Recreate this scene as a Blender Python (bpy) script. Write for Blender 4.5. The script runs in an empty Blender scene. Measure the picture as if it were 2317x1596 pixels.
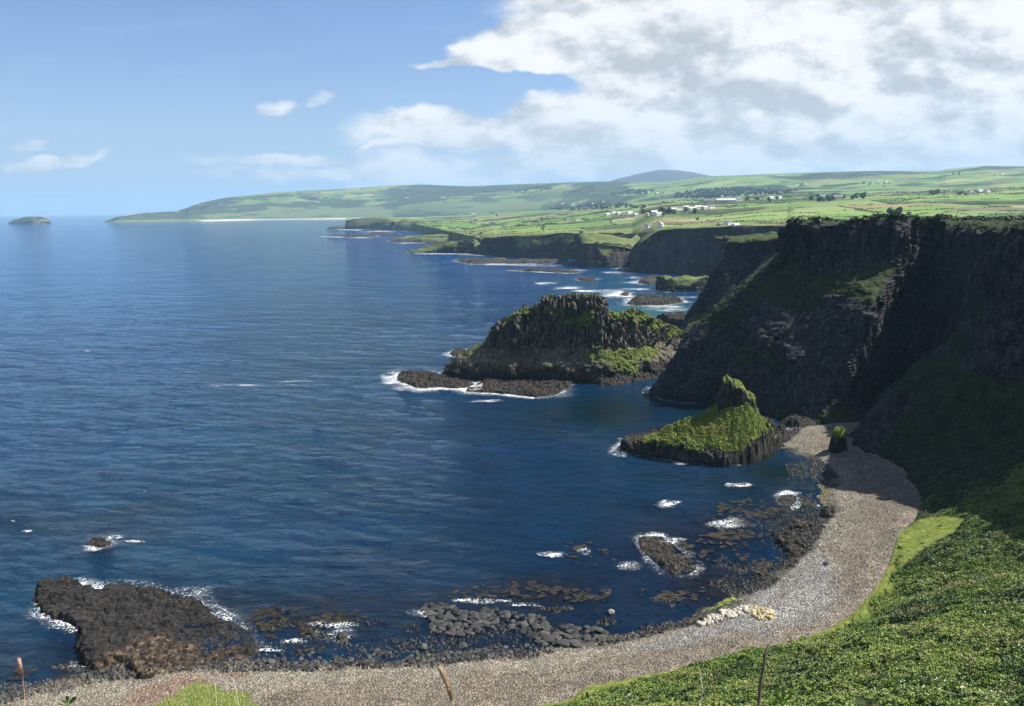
import bpy, bmesh, math, random
import numpy as np
from mathutils import Matrix
random.seed(7); RNG = np.random.default_rng(7)
S = bpy.context.scene
COL = S.collection
R = math.radians

# ------------------------------------------------------------------ camera
H = 100.0; FPX = 1957.0; CU, CV = 1158.0, 798.0        # measured on the photograph (2316 x 1596 units)
PITCH = R(9.54); ROLL = R(-0.70)
cp, sp, cr, sr = math.cos(PITCH), math.sin(PITCH), math.cos(ROLL), math.sin(ROLL)
Rv = np.array([1., 0, 0]); Tv = np.array([0, sp, cp]); Fv = np.array([0, cp, -sp])
right = cr*Rv + sr*Tv; up = -sr*Rv + cr*Tv
cam_d = bpy.data.cameras.new('camera'); cam = bpy.data.objects.new('camera', cam_d); COL.objects.link(cam)
cam_d.sensor_width = 36.0; cam_d.lens = 36.0*FPX/2316.0; cam_d.clip_start = 0.05; cam_d.clip_end = 120000.0
M = Matrix.Identity(4)
for i in range(3):
    M[i][0] = right[i]; M[i][1] = up[i]; M[i][2] = -Fv[i]
M[0][3], M[1][3], M[2][3] = 0.0, 0.0, H
cam.matrix_world = M
S.camera = cam

def ray(u, v):
    a = (u-CU)/FPX; b = -(v-CV)/FPX
    return a*right + b*up + Fv
def at(u, v, z=0.0):
    d = ray(u, v); k = (z-H)/d[2]; return np.array([0, 0, H]) + d*k
def atY(u, v, Y):
    d = ray(u, v); return np.array([0, 0, H]) + d*(Y/d[1])
def proj(P):
    Q = np.asarray(P, float) - np.array([0, 0, H])
    f = Q@Fv
    return CU + FPX*(Q@right)/f, CV - FPX*(Q@up)/f

# ------------------------------------------------------------------ light
SUN_EL, SUN_AZ = 52.0, 78.0        # azimuth measured from +Y (view direction) towards +X (right)
el, az = R(SUN_EL), R(SUN_AZ)
sund = np.array([math.cos(el)*math.sin(az), math.cos(el)*math.cos(az), math.sin(el)])
sl = bpy.data.lights.new('sun', 'SUN'); sl.energy = 5.0; sl.angle = R(0.5); sl.color = (1.0, 0.95, 0.87)
so = bpy.data.objects.new('sun', sl); COL.objects.link(so)
from mathutils import Vector
so.rotation_euler = Vector(sund).to_track_quat('Z', 'Y').to_euler(); so.location = (300, 0, 400)
S.view_settings.view_transform = 'Standard'; S.view_settings.look = 'None'
S.view_settings.exposure = 1.2; S.view_settings.gamma = 1.0
S.cycles.max_bounces = 6; S.cycles.diffuse_bounces = 2; S.cycles.glossy_bounces = 3
S.cycles.transparent_max_bounces = 12; S.cycles.volume_bounces = 0; S.cycles.transmission_bounces = 2
S.cycles.use_adaptive_sampling = True; S.cycles.use_denoising = True
S.cycles.sample_clamp_indirect = 4.0

# ------------------------------------------------------------------ node helper
class NT:
    def __init__(s, tree): s.t = tree; s.n = tree.nodes; s.l = tree.links
    def new(s, typ, **kw):
        n = s.n.new(typ)
        for k, v in kw.items(): setattr(n, k, v)
        return n
    def link(s, a, b): s.l.new(a, b)
    def _in(s, sock, v):
        if v is None: return
        if isinstance(v, bpy.types.NodeSocket): s.l.new(v, sock)
        else: sock.default_value = v
    def math(s, op, a, b=None, c=None, clamp=False):
        n = s.new('ShaderNodeMath', operation=op, use_clamp=clamp)
        for i, v in enumerate((a, b, c)): s._in(n.inputs[i], v)
        return n.outputs[0]
    def vmath(s, op, a, b=None, scale=None):
        n = s.new('ShaderNodeVectorMath', operation=op)
        s._in(n.inputs[0], a)
        if b is not None: s._in(n.inputs[1], b)
        if scale is not None: s._in(n.inputs['Scale'], scale)
        return n.outputs['Value'] if op in ('LENGTH', 'DOT_PRODUCT', 'DISTANCE') else n.outputs[0]
    def mix(s, f, a, b, blend='MIX'):
        n = s.new('ShaderNodeMix', data_type='RGBA', blend_type=blend)
        s._in(n.inputs[0], f); s._in(n.inputs[6], a); s._in(n.inputs[7], b)
        return n.outputs[2]
    def ramp(s, f, stops, interp='LINEAR'):
        n = s.new('ShaderNodeValToRGB'); cr_ = n.color_ramp; cr_.interpolation = interp
        while len(cr_.elements) < len(stops): cr_.elements.new(0.5)
        for e, (p, c) in zip(cr_.elements, stops):
            e.position = p; e.color = c if len(c) == 4 else (*c, 1)
        s._in(n.inputs[0], f); return n.outputs[0]
    def rng(s, v, a, b, c=0., d=1., smooth=True):
        n = s.new('ShaderNodeMapRange', interpolation_type='SMOOTHSTEP' if smooth else 'LINEAR')
        s._in(n.inputs[0], v); s._in(n.inputs[1], a); s._in(n.inputs[2], b); s._in(n.inputs[3], c); s._in(n.inputs[4], d)
        return n.outputs[0]
    def noise(s, vec, scale, detail=4, rough=0.55, dist=0.0, out=0):
        n = s.new('ShaderNodeTexNoise'); s._in(n.inputs['Vector'], vec)
        n.inputs['Scale'].default_value = scale; n.inputs['Detail'].default_value = detail
        n.inputs['Roughness'].default_value = rough; n.inputs['Distortion'].default_value = dist
        return n.outputs[out]
    def voro(s, vec, scale, feature='F1', out='Distance', rnd=1.0):
        n = s.new('ShaderNodeTexVoronoi', feature=feature); s._in(n.inputs['Vector'], vec)
        n.inputs['Scale'].default_value = scale; n.inputs['Randomness'].default_value = rnd
        return n.outputs[out]
    def mapping(s, vec, scale=(1, 1, 1), rot=(0, 0, 0), loc=(0, 0, 0)):
        n = s.new('ShaderNodeMapping'); s._in(n.inputs[0], vec)
        n.inputs['Scale'].default_value = scale; n.inputs['Rotation'].default_value = rot; n.inputs['Location'].default_value = loc
        return n.outputs[0]
    def attr(s, name, out='Fac'):
        n = s.new('ShaderNodeAttribute', attribute_name=name); return n.outputs[out]
    def pos(s): return s.new('ShaderNodeNewGeometry').outputs['Position']
    def bump(s, h, strength, dist, normal=None):
        n = s.new('ShaderNodeBump'); s._in(n.inputs['Height'], h)
        n.inputs['Strength'].default_value = strength; n.inputs['Distance'].default_value = dist
        if normal is not None: s.link(normal, n.inputs['Normal'])
        return n.outputs[0]
def material(name):
    m = bpy.data.materials.new(name); m.use_nodes = True
    nt = NT(m.node_tree)
    b = m.node_tree.nodes['Principled BSDF']
    b.inputs['Specular IOR Level'].default_value = 0.25
    b.inputs['Roughness'].default_value = 0.85
    return m, nt, b
def simple(name, col, rough=0.8, var=0.0, scale=3.0, spec=0.25):
    m, nt, b = material(name)
    b.inputs['Roughness'].default_value = rough; b.inputs['Specular IOR Level'].default_value = spec
    if var:
        n = nt.noise(nt.pos(), scale, 3)
        c = nt.ramp(n, [(0.3, tuple(x*(1-var) for x in col)), (0.7, tuple(min(1, x*(1+var)) for x in col))])
        nt.link(c, b.inputs['Base Color'])
    else: b.inputs['Base Color'].default_value = (*col, 1)
    return m

# ------------------------------------------------------------------ sky + clouds (world)
W = bpy.data.worlds.new('World'); S.world = W; W.use_nodes = True
nt = NT(W.node_tree); W.node_tree.nodes.clear()
out = nt.new('ShaderNodeOutputWorld'); bg = nt.new('ShaderNodeBackground')
sky = nt.new('ShaderNodeTexSky', sky_type='NISHITA'); sky.sun_disc = False
sky.sun_elevation = el; sky.sun_rotation = az; sky.altitude = 100; sky.air_density = 1.0; sky.dust_density = 0.6; sky.ozone_density = 2.2
SKYS = 0.085
D = nt.new('ShaderNodeTexCoord').outputs['Generated']
sep = nt.new('ShaderNodeSeparateXYZ'); nt.link(D, sep.inputs[0])
dx, dy, dz = sep.outputs
ysafe = nt.math('MAXIMUM', dy, 0.05)
qx = nt.math('DIVIDE', dx, ysafe); qz = nt.math('DIVIDE', dz, ysafe)
comb = nt.new('ShaderNodeCombineXYZ'); nt.link(qx, comb.inputs[0]); nt.link(qz, comb.inputs[1])
G = comb.outputs[0]                                   # direction in front, tan azimuth / tan elevation
def G0(u, v):
    d = ray(u, v); return d[0]/d[1], d[2]/d[1]
# cumulus coverage blobs: (u, v, ru, rv, weight)
blobs = [(1820, 10, 560, 190, 1.9), (1260, 95, 200, 70, 1.35), (1120, 120, 100, 50, 1.1), (1020, 150, 100, 18, 0.7), (2150, 150, 420, 190, 1.9),
         (1650, 170, 330, 130, 1.7), (1560, 290, 470, 78, 1.3), (2100, 290, 460, 110, 1.5), (1060, 290, 260, 40, 0.95),
         (1250, 380, 600, 50, 0.7), (2000, 360, 600, 50, 0.85), (660, 352, 240, 18, 0.55), (1000, 380, 560, 26, 0.62), (950, 330, 160, 14, .6), (110, 342, 170, 19, 0.85), (640, 243, 60, 18, 0.5),
         (735, 238, 40, 22, 0.45), (40, 298, 60, 8, 0.3), (2260, 150, 60, 28, -0.5), (1130, 200, 200, 26, -0.35)]
cov = None
wn = nt.noise(nt.vmath('MULTIPLY', G, (1.0, 1.6, 1.0)), 5.0, 5, 0.6, out=1)
wv = nt.vmath('SCALE', nt.vmath('SUBTRACT', wn, (0.5, 0.5, 0.5)), scale=0.10)
Gw = nt.vmath('ADD', G, wv)
def cloud_density(Gs):
    cov = None
    for (u, v, ru, rv, w) in blobs:
        cx, cz = G0(u, v)
        d = nt.vmath('LENGTH', nt.vmath('MULTIPLY', nt.vmath('SUBTRACT', Gs, (cx, cz, 0)), (FPX/ru, FPX/rv, 0)))
        m = nt.rng(d, 1.45, 0.35, 0.0, w)
        if cov is None: cov = m
        elif w < 0: cov = nt.math('ADD', cov, m)
        else: cov = nt.math('MAXIMUM', cov, m)
    return cov
cov = cloud_density(Gw)
# perspective-flattened noise coordinates on a cloud layer
zz = nt.math('ADD', nt.math('MAXIMUM', dz, 0.0), 0.11)
cl = nt.new('ShaderNodeCombineXYZ'); nt.link(nt.math('DIVIDE', dx, zz), cl.inputs[0]); nt.link(nt.math('DIVIDE', dy, zz), cl.inputs[1])
L = cl.outputs[0]
nA = nt.noise(nt.vmath('MULTIPLY', G, (1.0, 1.7, 1.0)), 6.5, 8, 0.58)
nB = nt.noise(nt.vmath('ADD', nt.vmath('MULTIPLY', G, (1.0, 1.7, 1.0)), (0.012, 0.028, 0.0)), 6.5, 8, 0.58)
nL = nt.noise(L, 1.3, 7, 0.6)
fine = nt.math('ADD', nt.math('MULTIPLY', nA, 0.75), nt.math('MULTIPLY', nL, 0.35))
front = nt.rng(dy, 0.05, 0.25)
covg = nt.math('ADD', nt.math('MULTIPLY', cov, front), nt.math('MULTIPLY', nt.math('SUBTRACT', 1.0, front), nt.rng(nL, 0.45, 0.65, 0.0, 0.8)))
dens = nt.math('ADD', covg, nt.math('MULTIPLY', nt.math('SUBTRACT', fine, 0.55), 2.0))
alpha = nt.rng(dens, 0.20, 0.74)
lit = nt.math('MULTIPLY', nt.math('SUBTRACT', nA, nB), 6.0)
thick = nt.rng(dens, 0.55, 1.5)
low = nt.noise(nt.vmath('MULTIPLY', G, (1.0, 2.6, 1.0)), 3.3, 4, 0.5)
mid_ = nt.noise(nt.vmath('ADD', nt.vmath('MULTIPLY', G, (1.0, 1.9, 1.0)), (0.3, 0.1, 0.7)), 5.5, 6, 0.55)
def field(lst):
    r_ = None
    for (u, v, ru, rv, w) in lst:
        cx, cz = G0(u, v); d = nt.vmath('LENGTH', nt.vmath('MULTIPLY', nt.vmath('SUBTRACT', Gw, (cx, cz, 0)), (FPX/ru, FPX/rv, 0)))
        m = nt.rng(d, 1.5, 0.1, 0.0, w); r_ = m if r_ is None else nt.math('MAXIMUM', r_, m)
    return r_
grey = field([(1420, 165, 190, 48, 1.0), (1640, 120, 150, 40, .8), (1660, 225, 330, 48, 1.0), (1950, 165, 260, 50, 1.0), (2130, 215, 200, 45, .9), (1120, 152, 150, 16, .7), (1500, 300, 420, 26, .85), (2050, 330, 330, 24, .8), (1150, 330, 260, 14, .6), (1720, 400, 800, 40, .45), (1520, 35, 120, 16, .3)])
shade = nt.math('SUBTRACT', nt.math('ADD', 1.03, nt.math('MULTIPLY', nt.math('SUBTRACT', mid_, 0.5), 0.52)), nt.math('MULTIPLY', grey, 0.26))
shade = nt.math('ADD', shade, nt.math('MULTIPLY', lit, 0.8))
shade = nt.math('SUBTRACT', shade, nt.math('MULTIPLY', nt.rng(alpha, 1.0, 0.2), 0.10))
ccol = nt.ramp(nt.math('MULTIPLY', shade, .8), [(0.40, (0.55, 0.59, 0.62)), (0.58, (0.67, 0.71, 0.74)), (0.74, (0.82, 0.845, 0.865)), (0.86, (0.93, 0.94, 0.95)), (1.0, (1.01, 1.01, 1.01))])
skyc = nt.vmath('SCALE', sky.outputs[0], scale=SKYS)
skyc = nt.mix(1.0, skyc, (1.28, 1.36, 1.62, 1), 'MULTIPLY')
# whitish haze layer near the horizon
hz = nt.rng(dz, 0.0, 0.13, 0.75, 0.0)
skyc = nt.mix(hz, skyc, (0.38, 0.57, 0.86, 1))
ccol2 = nt.mix(nt.rng(dz, 0.02, 0.14, 0.55, 0.0), ccol, (0.56, 0.68, 0.80, 1))
# thin cirrus streaks
cir = nt.noise(nt.mapping(G, (2.0, 14.0, 1), (0, 0, R(-14))), 1.6, 5, 0.6)
skyc = nt.mix(nt.rng(cir, 0.50, 0.80, 0.0, 0.28), skyc, (0.62, 0.75, 0.92, 1))
fin = nt.mix(nt.math('MULTIPLY', alpha, 0.97), skyc, ccol2)
nt.link(fin, bg.inputs[0]); bg.inputs[1].default_value = 1.0/2.2974
nt.link(bg.outputs[0], out.inputs[0])

# ------------------------------------------------------------------ numpy noise
def _hash(ix, iy, iz, seed=0):
    h = (ix.astype(np.int64)*374761393 + iy.astype(np.int64)*668265263 + iz.astype(np.int64)*2147483647 + seed*144665) & 0xFFFFFFFF
    h = ((h ^ (h >> 13))*1274126177) & 0xFFFFFFFF
    h = ((h ^ (h >> 16))*2246822519) & 0xFFFFFFFF
    return ((h ^ (h >> 15)) & 0xFFFFFF)/float(0xFFFFFF)
def vnoise(P, seed=0):
    P = np.asarray(P, float); f = np.floor(P); t = P-f; t = t*t*(3-2*t); i = f.astype(np.int64)
    x, y, z = i[..., 0], i[..., 1], i[..., 2]; a, b, c = t[..., 0], t[..., 1], t[..., 2]
    def h(dx_, dy_, dz_): return _hash(x+dx_, y+dy_, z+dz_, seed)
    x00 = h(0, 0, 0)*(1-a)+h(1, 0, 0)*a; x10 = h(0, 1, 0)*(1-a)+h(1, 1, 0)*a
    x01 = h(0, 0, 1)*(1-a)+h(1, 0, 1)*a; x11 = h(0, 1, 1)*(1-a)+h(1, 1, 1)*a
    return ((x00*(1-b)+x10*b)*(1-c)+(x01*(1-b)+x11*b)*c)*2-1
def fbm(P, sc, o=4, seed=0, gain=0.5):
    P = np.asarray(P, float)/np.asarray(sc, float); r = 0; a = 1.0; n = 0
    for k in range(o):
        r = r+a*vnoise(P*(2.03**k)+k*17.3, seed+k); n += a; a *= gain
    return r/n*1.6
def p3(x, y, z=0.0): return np.stack([x, y, np.zeros_like(x)+z], -1)
def worley(x, y, s, seed=0, jit=0.9):
    gx, gy = np.floor(x/s), np.floor(y/s); f1 = np.full(x.shape, 1e9); f2 = f1.copy(); cid = np.zeros(x.shape)
    for i in (-1, 0, 1):
        for j in (-1, 0, 1):
            cx, cy = gx+i, gy+j; z = np.zeros_like(cx)
            px = cx+0.5+jit*(_hash(cx, cy, z, seed)-.5); py = cy+0.5+jit*(_hash(cx, cy, z, seed+5)-.5)
            d = np.hypot(x/s-px, y/s-py); r = _hash(cx, cy, z, seed+9)
            n = d < f1
            f2 = np.where(n, f1, np.minimum(f2, d)); cid = np.where(n, r, cid); f1 = np.where(n, d, f1)
    return f1, f2, cid
def sstep(x, a, b):
    t = np.clip((x-a)/(b-a), 0, 1); return t*t*(3-2*t)

# ------------------------------------------------------------------ object helpers
def tag(o, label=None, cat=None, group=None, kind=None):
    if label: o['label'] = label
    if cat: o['category'] = cat
    if group: o['group'] = group
    if kind: o['kind'] = kind
    return o
def link(o, parent=None):
    COL.objects.link(o)
    if parent is not None: o.parent = parent
    return o
def mesh_np(name, V, F, mat, parent=None, attrs=None, smooth=False, n=4):
    me = bpy.data.meshes.new(name); V = np.asarray(V, np.float32).reshape(-1, 3); F = np.asarray(F, np.int32).reshape(-1, n)
    me.vertices.add(len(V)); me.vertices.foreach_set('co', V.ravel())
    me.loops.add(F.size); me.loops.foreach_set('vertex_index', F.ravel())
    me.polygons.add(len(F)); me.polygons.foreach_set('loop_start', np.arange(0, F.size, n, dtype=np.int32))
    me.polygons.foreach_set('use_smooth', np.full(len(F), bool(smooth)))
    me.update(calc_edges=True); me.validate()
    for k, a in (attrs or {}).items():
        a = np.asarray(a, np.float32)
        if a.ndim == 2:
            at_ = me.attributes.new(k, 'FLOAT_VECTOR', 'POINT'); at_.data.foreach_set('vector', a.ravel())
        else:
            at_ = me.attributes.new(k, 'FLOAT', 'POINT'); at_.data.foreach_set('value', a.ravel())
    for m in (mat if isinstance(mat, (list, tuple)) else [mat]): me.materials.append(m)
    return link(bpy.data.objects.new(name, me), parent)
def gridF(n, m, mask=None, flip=False):
    i = np.arange(n*m).reshape(n, m)
    F = np.stack([i[:-1, :-1], i[1:, :-1], i[1:, 1:], i[:-1, 1:]], -1)
    if flip: F = F[..., ::-1]
    if mask is not None: F = F[mask]
    return F.reshape(-1, 4)
def grid(name, P, mat, attrs=None, smooth=False, mask=None, flip=False, parent=None):
    n, m = P.shape[:2]; F = gridF(n, m, mask, flip)
    V = P.reshape(-1, 3); at_ = {k: (a.reshape(-1, 3) if a.ndim == 3 else a.ravel()) for k, a in (attrs or {}).items()}
    if mask is not None:
        used = np.unique(F); rm = np.zeros(len(V), np.int64); rm[used] = np.arange(len(used)); F = rm[F]; V = V[used]
        at_ = {k: a[used] for k, a in at_.items()}
    return mesh_np(name, V, F, mat, parent, at_, smooth)
def crom(C, cuts):
    """Catmull-Rom along axis 0 with cuts[i] samples in span i"""
    n = len(C); out_ = []
    for i in range(n-1):
        p0, p1, p2, p3_ = C[max(i-1, 0)], C[i], C[i+1], C[min(i+2, n-1)]
        for t in np.linspace(0, 1, cuts[i], endpoint=False):
            out_.append(0.5*((2*p1)+(-p0+p2)*t+(2*p0-5*p1+4*p2-p3_)*t*t+(-p0+3*p1-3*p2+p3_)*t**3))
    out_.append(C[-1]); return np.array(out_)
def loft(C, rs, rt):
    """C[ns, nr, k]; returns dense [s, t, k]"""
    C = np.asarray(C, float)
    ds = np.linalg.norm(np.diff(C[..., :3], axis=0), axis=-1).mean(1); A = crom(C, [max(1, int(math.ceil(d/rs))) for d in ds])
    B = A.swapaxes(0, 1)
    dt = np.linalg.norm(np.diff(C[..., :3], axis=1), axis=-1).mean(0); B = crom(B, [max(1, int(math.ceil(d/rt))) for d in dt])
    return B.swapaxes(0, 1)
def normals(P):
    a = np.gradient(P, axis=0); b = np.gradient(P, axis=1); n = np.cross(a, b)
    return n/np.maximum(np.linalg.norm(n, axis=-1, keepdims=True), 1e-9)
def blocks(P, s=1.6, seed=0):
    """columnar basalt jointing: random offset for each polygonal column, with broken tops"""
    f1, f2, c = worley(P[..., 0], P[..., 1], s, seed)
    lay = np.floor(P[..., 2]/13.0+c*5); k = _hash(np.floor(c*99991), lay, lay*0, seed+3)
    return k, f2-f1
def sdf(poly, X, Y):
    poly = np.asarray(poly)[:, :2]; n = len(poly); d = np.full(X.shape, 1e9); ins = np.zeros(X.shape, bool)
    for i in range(n):
        ax, ay = poly[i]; bx, by = poly[(i+1) % n]; ex, ey = bx-ax, by-ay
        t = np.clip(((X-ax)*ex+(Y-ay)*ey)/(ex*ex+ey*ey+1e-12), 0, 1)
        d = np.minimum(d, np.hypot(X-ax-t*ex, Y-ay-t*ey))
        c = ((ay > Y) != (by > Y)) & (X < (bx-ax)*(Y-ay)/((by-ay) if by != ay else 1e-12)+ax)
        ins ^= c
    return np.where(ins, d, -d)
def polyV(pts, z=0.0): return np.array([at(u, v, z)[:2] for u, v in pts])

# ------------------------------------------------------------------ materials
def rock_mat(name, dark, mid, pale, gA=(0.05, 0.085, 0.02), gB=(0.15, 0.19, 0.045), gC=(0.17, 0.15, 0.06), sc=1.0, streak=0.18, wet=True, wz=(2.0, 4.2), lich=0.0, lichc=(0.30, 0.28, 0.16)):
    m, nt, b = material(name)
    P = nt.pos()
    n1 = nt.noise(nt.vmath('MULTIPLY', P, (1, 1, streak)), 0.9*sc, 6, 0.65)
    n2 = nt.noise(P, 0.16*sc, 4, 0.6)
    n3 = nt.noise(P, 3.0*sc, 3, 0.6)
    f = nt.math('ADD', nt.math('MULTIPLY', n1, 0.6), nt.math('ADD', nt.math('MULTIPLY', n2, 0.25), nt.math('MULTIPLY', n3, 0.2)))
    rc = nt.ramp(f, [(0.36, dark), (0.53, mid), (0.70, pale)])
    lc = nt.rng(nt.noise(nt.vmath('MULTIPLY', P, (1, 1, max(streak, .35))), 0.55*sc, 5, 0.7), 0.54, 0.66, 0.0, lich)
    rc = nt.mix(lc, rc, (*lichc, 1))
    if wet:
        sepz = nt.new('ShaderNodeSeparateXYZ'); nt.link(P, sepz.inputs[0])
        zz_ = nt.math('ADD', sepz.outputs[2], nt.math('MULTIPLY', nt.noise(P, 0.25, 3), 3.0))
        wf = nt.rng(zz_, wz[0], wz[1], 0.78, 0.0)
        rc = nt.mix(wf, rc, (0.009, 0.0085, 0.008, 1))
    g1 = nt.noise(P, 0.30*sc, 5, 0.62); g2 = nt.noise(P, 2.2*sc, 4, 0.65)
    gc = nt.ramp(nt.math('ADD', nt.math('MULTIPLY', g1, 0.5), nt.math('MULTIPLY', g2, 0.5)), [(0.37, gA), (0.52, gB), (0.66, gC)])
    g = nt.attr('grass')
    gf = nt.rng(nt.math('ADD', g, nt.math('MULTIPLY', nt.math('SUBTRACT', nt.noise(P, 0.8*sc, 5, 0.7), 0.5), 1.1)), 0.42, 0.58)
    nt.link(nt.mix(gf, rc, gc), b.inputs['Base Color'])
    hgt = nt.math('ADD', nt.math('MULTIPLY', n1, 1.0), nt.math('MULTIPLY', n3, 0.35))
    nt.link(nt.bump(hgt, 0.8, 0.9), b.inputs['Normal'])
    b.inputs['Roughness'].default_value = 0.9; b.inputs['Specular IOR Level'].default_value = 0.15
    return m
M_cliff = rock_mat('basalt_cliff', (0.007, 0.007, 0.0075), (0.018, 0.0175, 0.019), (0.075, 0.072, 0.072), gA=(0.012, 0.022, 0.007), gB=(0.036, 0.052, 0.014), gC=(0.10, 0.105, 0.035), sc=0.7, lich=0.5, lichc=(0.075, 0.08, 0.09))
M_isle = rock_mat('island_basalt', (0.016, 0.014, 0.011), (0.085, 0.078, 0.057), (0.26, 0.24, 0.18), gA=(0.035, 0.055, 0.014), gB=(0.080, 0.105, 0.022), gC=(0.15, 0.135, 0.045), sc=0.8, streak=0.12, wz=(7.0, 13.0), lich=0.45, lichc=(0.20, 0.17, 0.075))
M_stack = rock_mat('stack_basalt', (0.006, 0.006, 0.006), (0.022, 0.021, 0.018), (0.10, 0.095, 0.075), gA=(0.055, 0.085, 0.014), gB=(0.13, 0.175, 0.028), gC=(0.22, 0.215, 0.065), sc=1.2, lich=0.2)
M_reef = rock_mat('shore_rock', (0.006, 0.006, 0.005), (0.022, 0.020, 0.017), (0.075, 0.067, 0.055), sc=1.1, streak=1.0, lich=0.35, lichc=(0.26, 0.20, 0.12), wet=False)
M_far = rock_mat('far_cliff', (0.010, 0.010, 0.010), (0.026, 0.024, 0.022), (0.075, 0.068, 0.058), gA=(0.045, 0.062, 0.018), gB=(0.085, 0.11, 0.035), gC=(0.13, 0.14, 0.055), sc=0.16)
exec_parts = []

# ------------------------------------------------------------------ rock shaping
def rocky(P, gctl=0.0, amp=1.0, col=1.7, seed=0, gthr=(0.42, 0.68), big=3.0, flat=False):
    N = normals(P); nz = N[..., 2]
    gr = np.clip(sstep(nz+0.30*fbm(P, 14, 4, seed+40), *gthr)+gctl, 0, 1)
    rw = 1-gr
    k, e = blocks(P, col, seed); k2, e2 = blocks(P, col*3.1, seed+70)
    d = big*fbm(P, (24, 24, 50), 4, seed)+rw*1.7*fbm(P, (6, 6, 34), 3, seed+11)
    d = d+rw*((k-.5)*1.1+(k2-.5)*1.9-(e < .10)*.45)+gr*(0.8*fbm(P, 5, 3, seed+21)+0.45*fbm(P, 1.4, 2, seed+22))
    att = sstep(np.hypot(P[..., 0], P[..., 1]), 5, 40)
    return P+N*(d*amp*att)[..., None], gr

# ------------------------------------------------------------------ main cliff, from the hidden far side of the headland round to the camera
def V3(u, v, Y): return atY(u, v, Y)
st = []
st.append([(95, 500, -3), (110, 505, 20), (125, 505, 40), (140, 500, 60), (158, 492, 80), (166, 485, 87), (182, 500, 88), (235, 590, 87)])
st.append([at(1478, 899, -2), V3(1503, 852, 452), V3(1566, 755, 455), V3(1652, 672, 457), V3(1757, 583, 452), V3(1783, 509, 445), (170, 470, 89), (250, 590, 88)])
st.append([at(1545, 913, -2), V3(1560, 860, 438), V3(1615, 760, 441), V3(1700, 668, 444), V3(1785, 582, 446), V3(1800, 508, 441), (172, 462, 89), (258, 590, 88)])
st.append([at(1640, 925, -2), V3(1660, 860, 420), V3(1700, 760, 426), V3(1765, 670, 432), V3(1835, 583, 437), V3(1845, 507, 437), (180, 458, 89.3), (270, 590, 88)])
st.append([at(1740, 948, -1), V3(1770, 870, 408), V3(1800, 770, 413), V3(1850, 680, 422), V3(1895, 585, 432), V3(1900, 506, 434), (192, 455, 89.5), (290, 590, 88)])
st.append([at(1850, 968, -1), V3(1880, 880, 392), V3(1930, 780, 398), V3(1950, 695, 404), V3(1962, 590, 426), V3(1965, 504, 430), (200, 452, 90), (305, 590, 88)])
st.append([at(1905, 975, 0), V3(1940, 890, 398), V3(1975, 790, 402), V3(1985, 700, 404), V3(2050, 600, 424), V3(2061, 503, 425), (212, 450, 90), (325, 590, 88)])
st.append([at(1960, 962, 2), V3(2000, 900, 424), V3(2040, 800, 436), V3(2070, 700, 446), V3(2086, 600, 452), V3(2090, 508, 446), (225, 465, 90), (350, 585, 88)])
st.append([at(2000, 952, 3), V3(2060, 880, 410), V3(2110, 790, 418), V3(2130, 700, 422), V3(2142, 600, 425), V3(2155, 513, 418), (240, 440, 90), (370, 560, 88)])
st.append([at(1960, 975, 3), V3(2050, 895, 374), V3(2150, 800, 372), V3(2190, 700, 370), V3(2215, 600, 368), V3(2235, 514, 366), (245, 400, 90), (390, 520, 88)])
st.append([at(1921, 985, 3), V3(1987, 902, 343), V3(2084, 824, 340), V3(2174, 752, 336), V3(2210, 632, 331), V3(2277, 513, 328), (225, 350, 90), (400, 480, 88)])
st.append([at(1925, 1020, 3), V3(1990, 975, 330), V3(2072, 905, 325), V3(2165, 800, 321), V3(2230, 650, 319), V3(2300, 508, 318), (215, 325, 90), (400, 430, 88)])
st.append([at(2000, 1042, 3.5), V3(2090, 958, 310), V3(2160, 880, 306), V3(2250, 760, 304), V3(2300, 630, 305), V3(2335, 505, 308), (225, 300, 90), (400, 380, 88)])
st.append([at(2076, 1110, 3.5), (165, 279, 20), (177, 273, 34), (186, 270, 53), (193, 270, 74), (198, 270, 90), (215, 268, 90), (400, 300, 88)])
st.append([at(2072, 1170, 4), (147, 246, 16), (165, 240, 32), (177, 238, 52), (185, 236, 74), (191, 236, 91), (210, 232, 90), (400, 240, 88)])
st.append([at(2034, 1215, 4), (136, 213, 17), (156, 201, 32), (168, 198, 52), (177, 197, 74), (184, 198, 92), (204, 194, 91), (400, 170, 88)])
st.append([at(2000, 1300, 4), (119, 186, 19), (146, 163, 36), (172, 145, 53), (198, 132, 73), (214, 130, 90), (232, 125, 91), (400, 100, 90)])
st.append([at(1900, 1410, 4), (91, 156, 22), (114, 126, 38), (140, 98, 54), (166, 75, 72), (188, 60, 91), (205, 52, 92), (400, 10, 92)])
st.append([at(1720, 1470, 4), (69, 144, 21), (88, 113, 37), (108, 82, 53), (130, 50, 71), (150, 20, 93), (160, 5, 94), (260, -80, 95)])
st.append([at(1600, 1505, 4), (52, 138, 20), (65, 106, 35), (80, 74, 51), (96, 40, 70), (112, 4, 94), (116, -10, 95), (160, -100, 96)])
st.append([at(1345, 1552, 4), (21, 132, 17), (27, 100, 32), (33, 66, 49), (38, 34, 68), (41, 5, 96), (42, -8, 97.5), (50, -110, 98)])
st.append([at(1180, 1602, 4), (5, 125, 17), (5, 94, 32), (4, 62, 48), (2, 31, 68), (0, 2.6, 98.2), (0, -9, 98.4), (0, -110, 98.5)])
st.append([(-70, 150, 4), (-68, 120, 16), (-66, 90, 31), (-62, 60, 48), (-60, 30, 68), (-58, 1, 97), (-60, -11, 98), (-60, -110, 98)])
st.append([(-150, 158, 4), (-148, 125, 16), (-146, 92, 31), (-144, 60, 48), (-142, 30, 68), (-140, 1, 96), (-140, -11, 97), (-140, -110, 97)])
P = loft(st, 1.1, 0.95)
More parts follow.
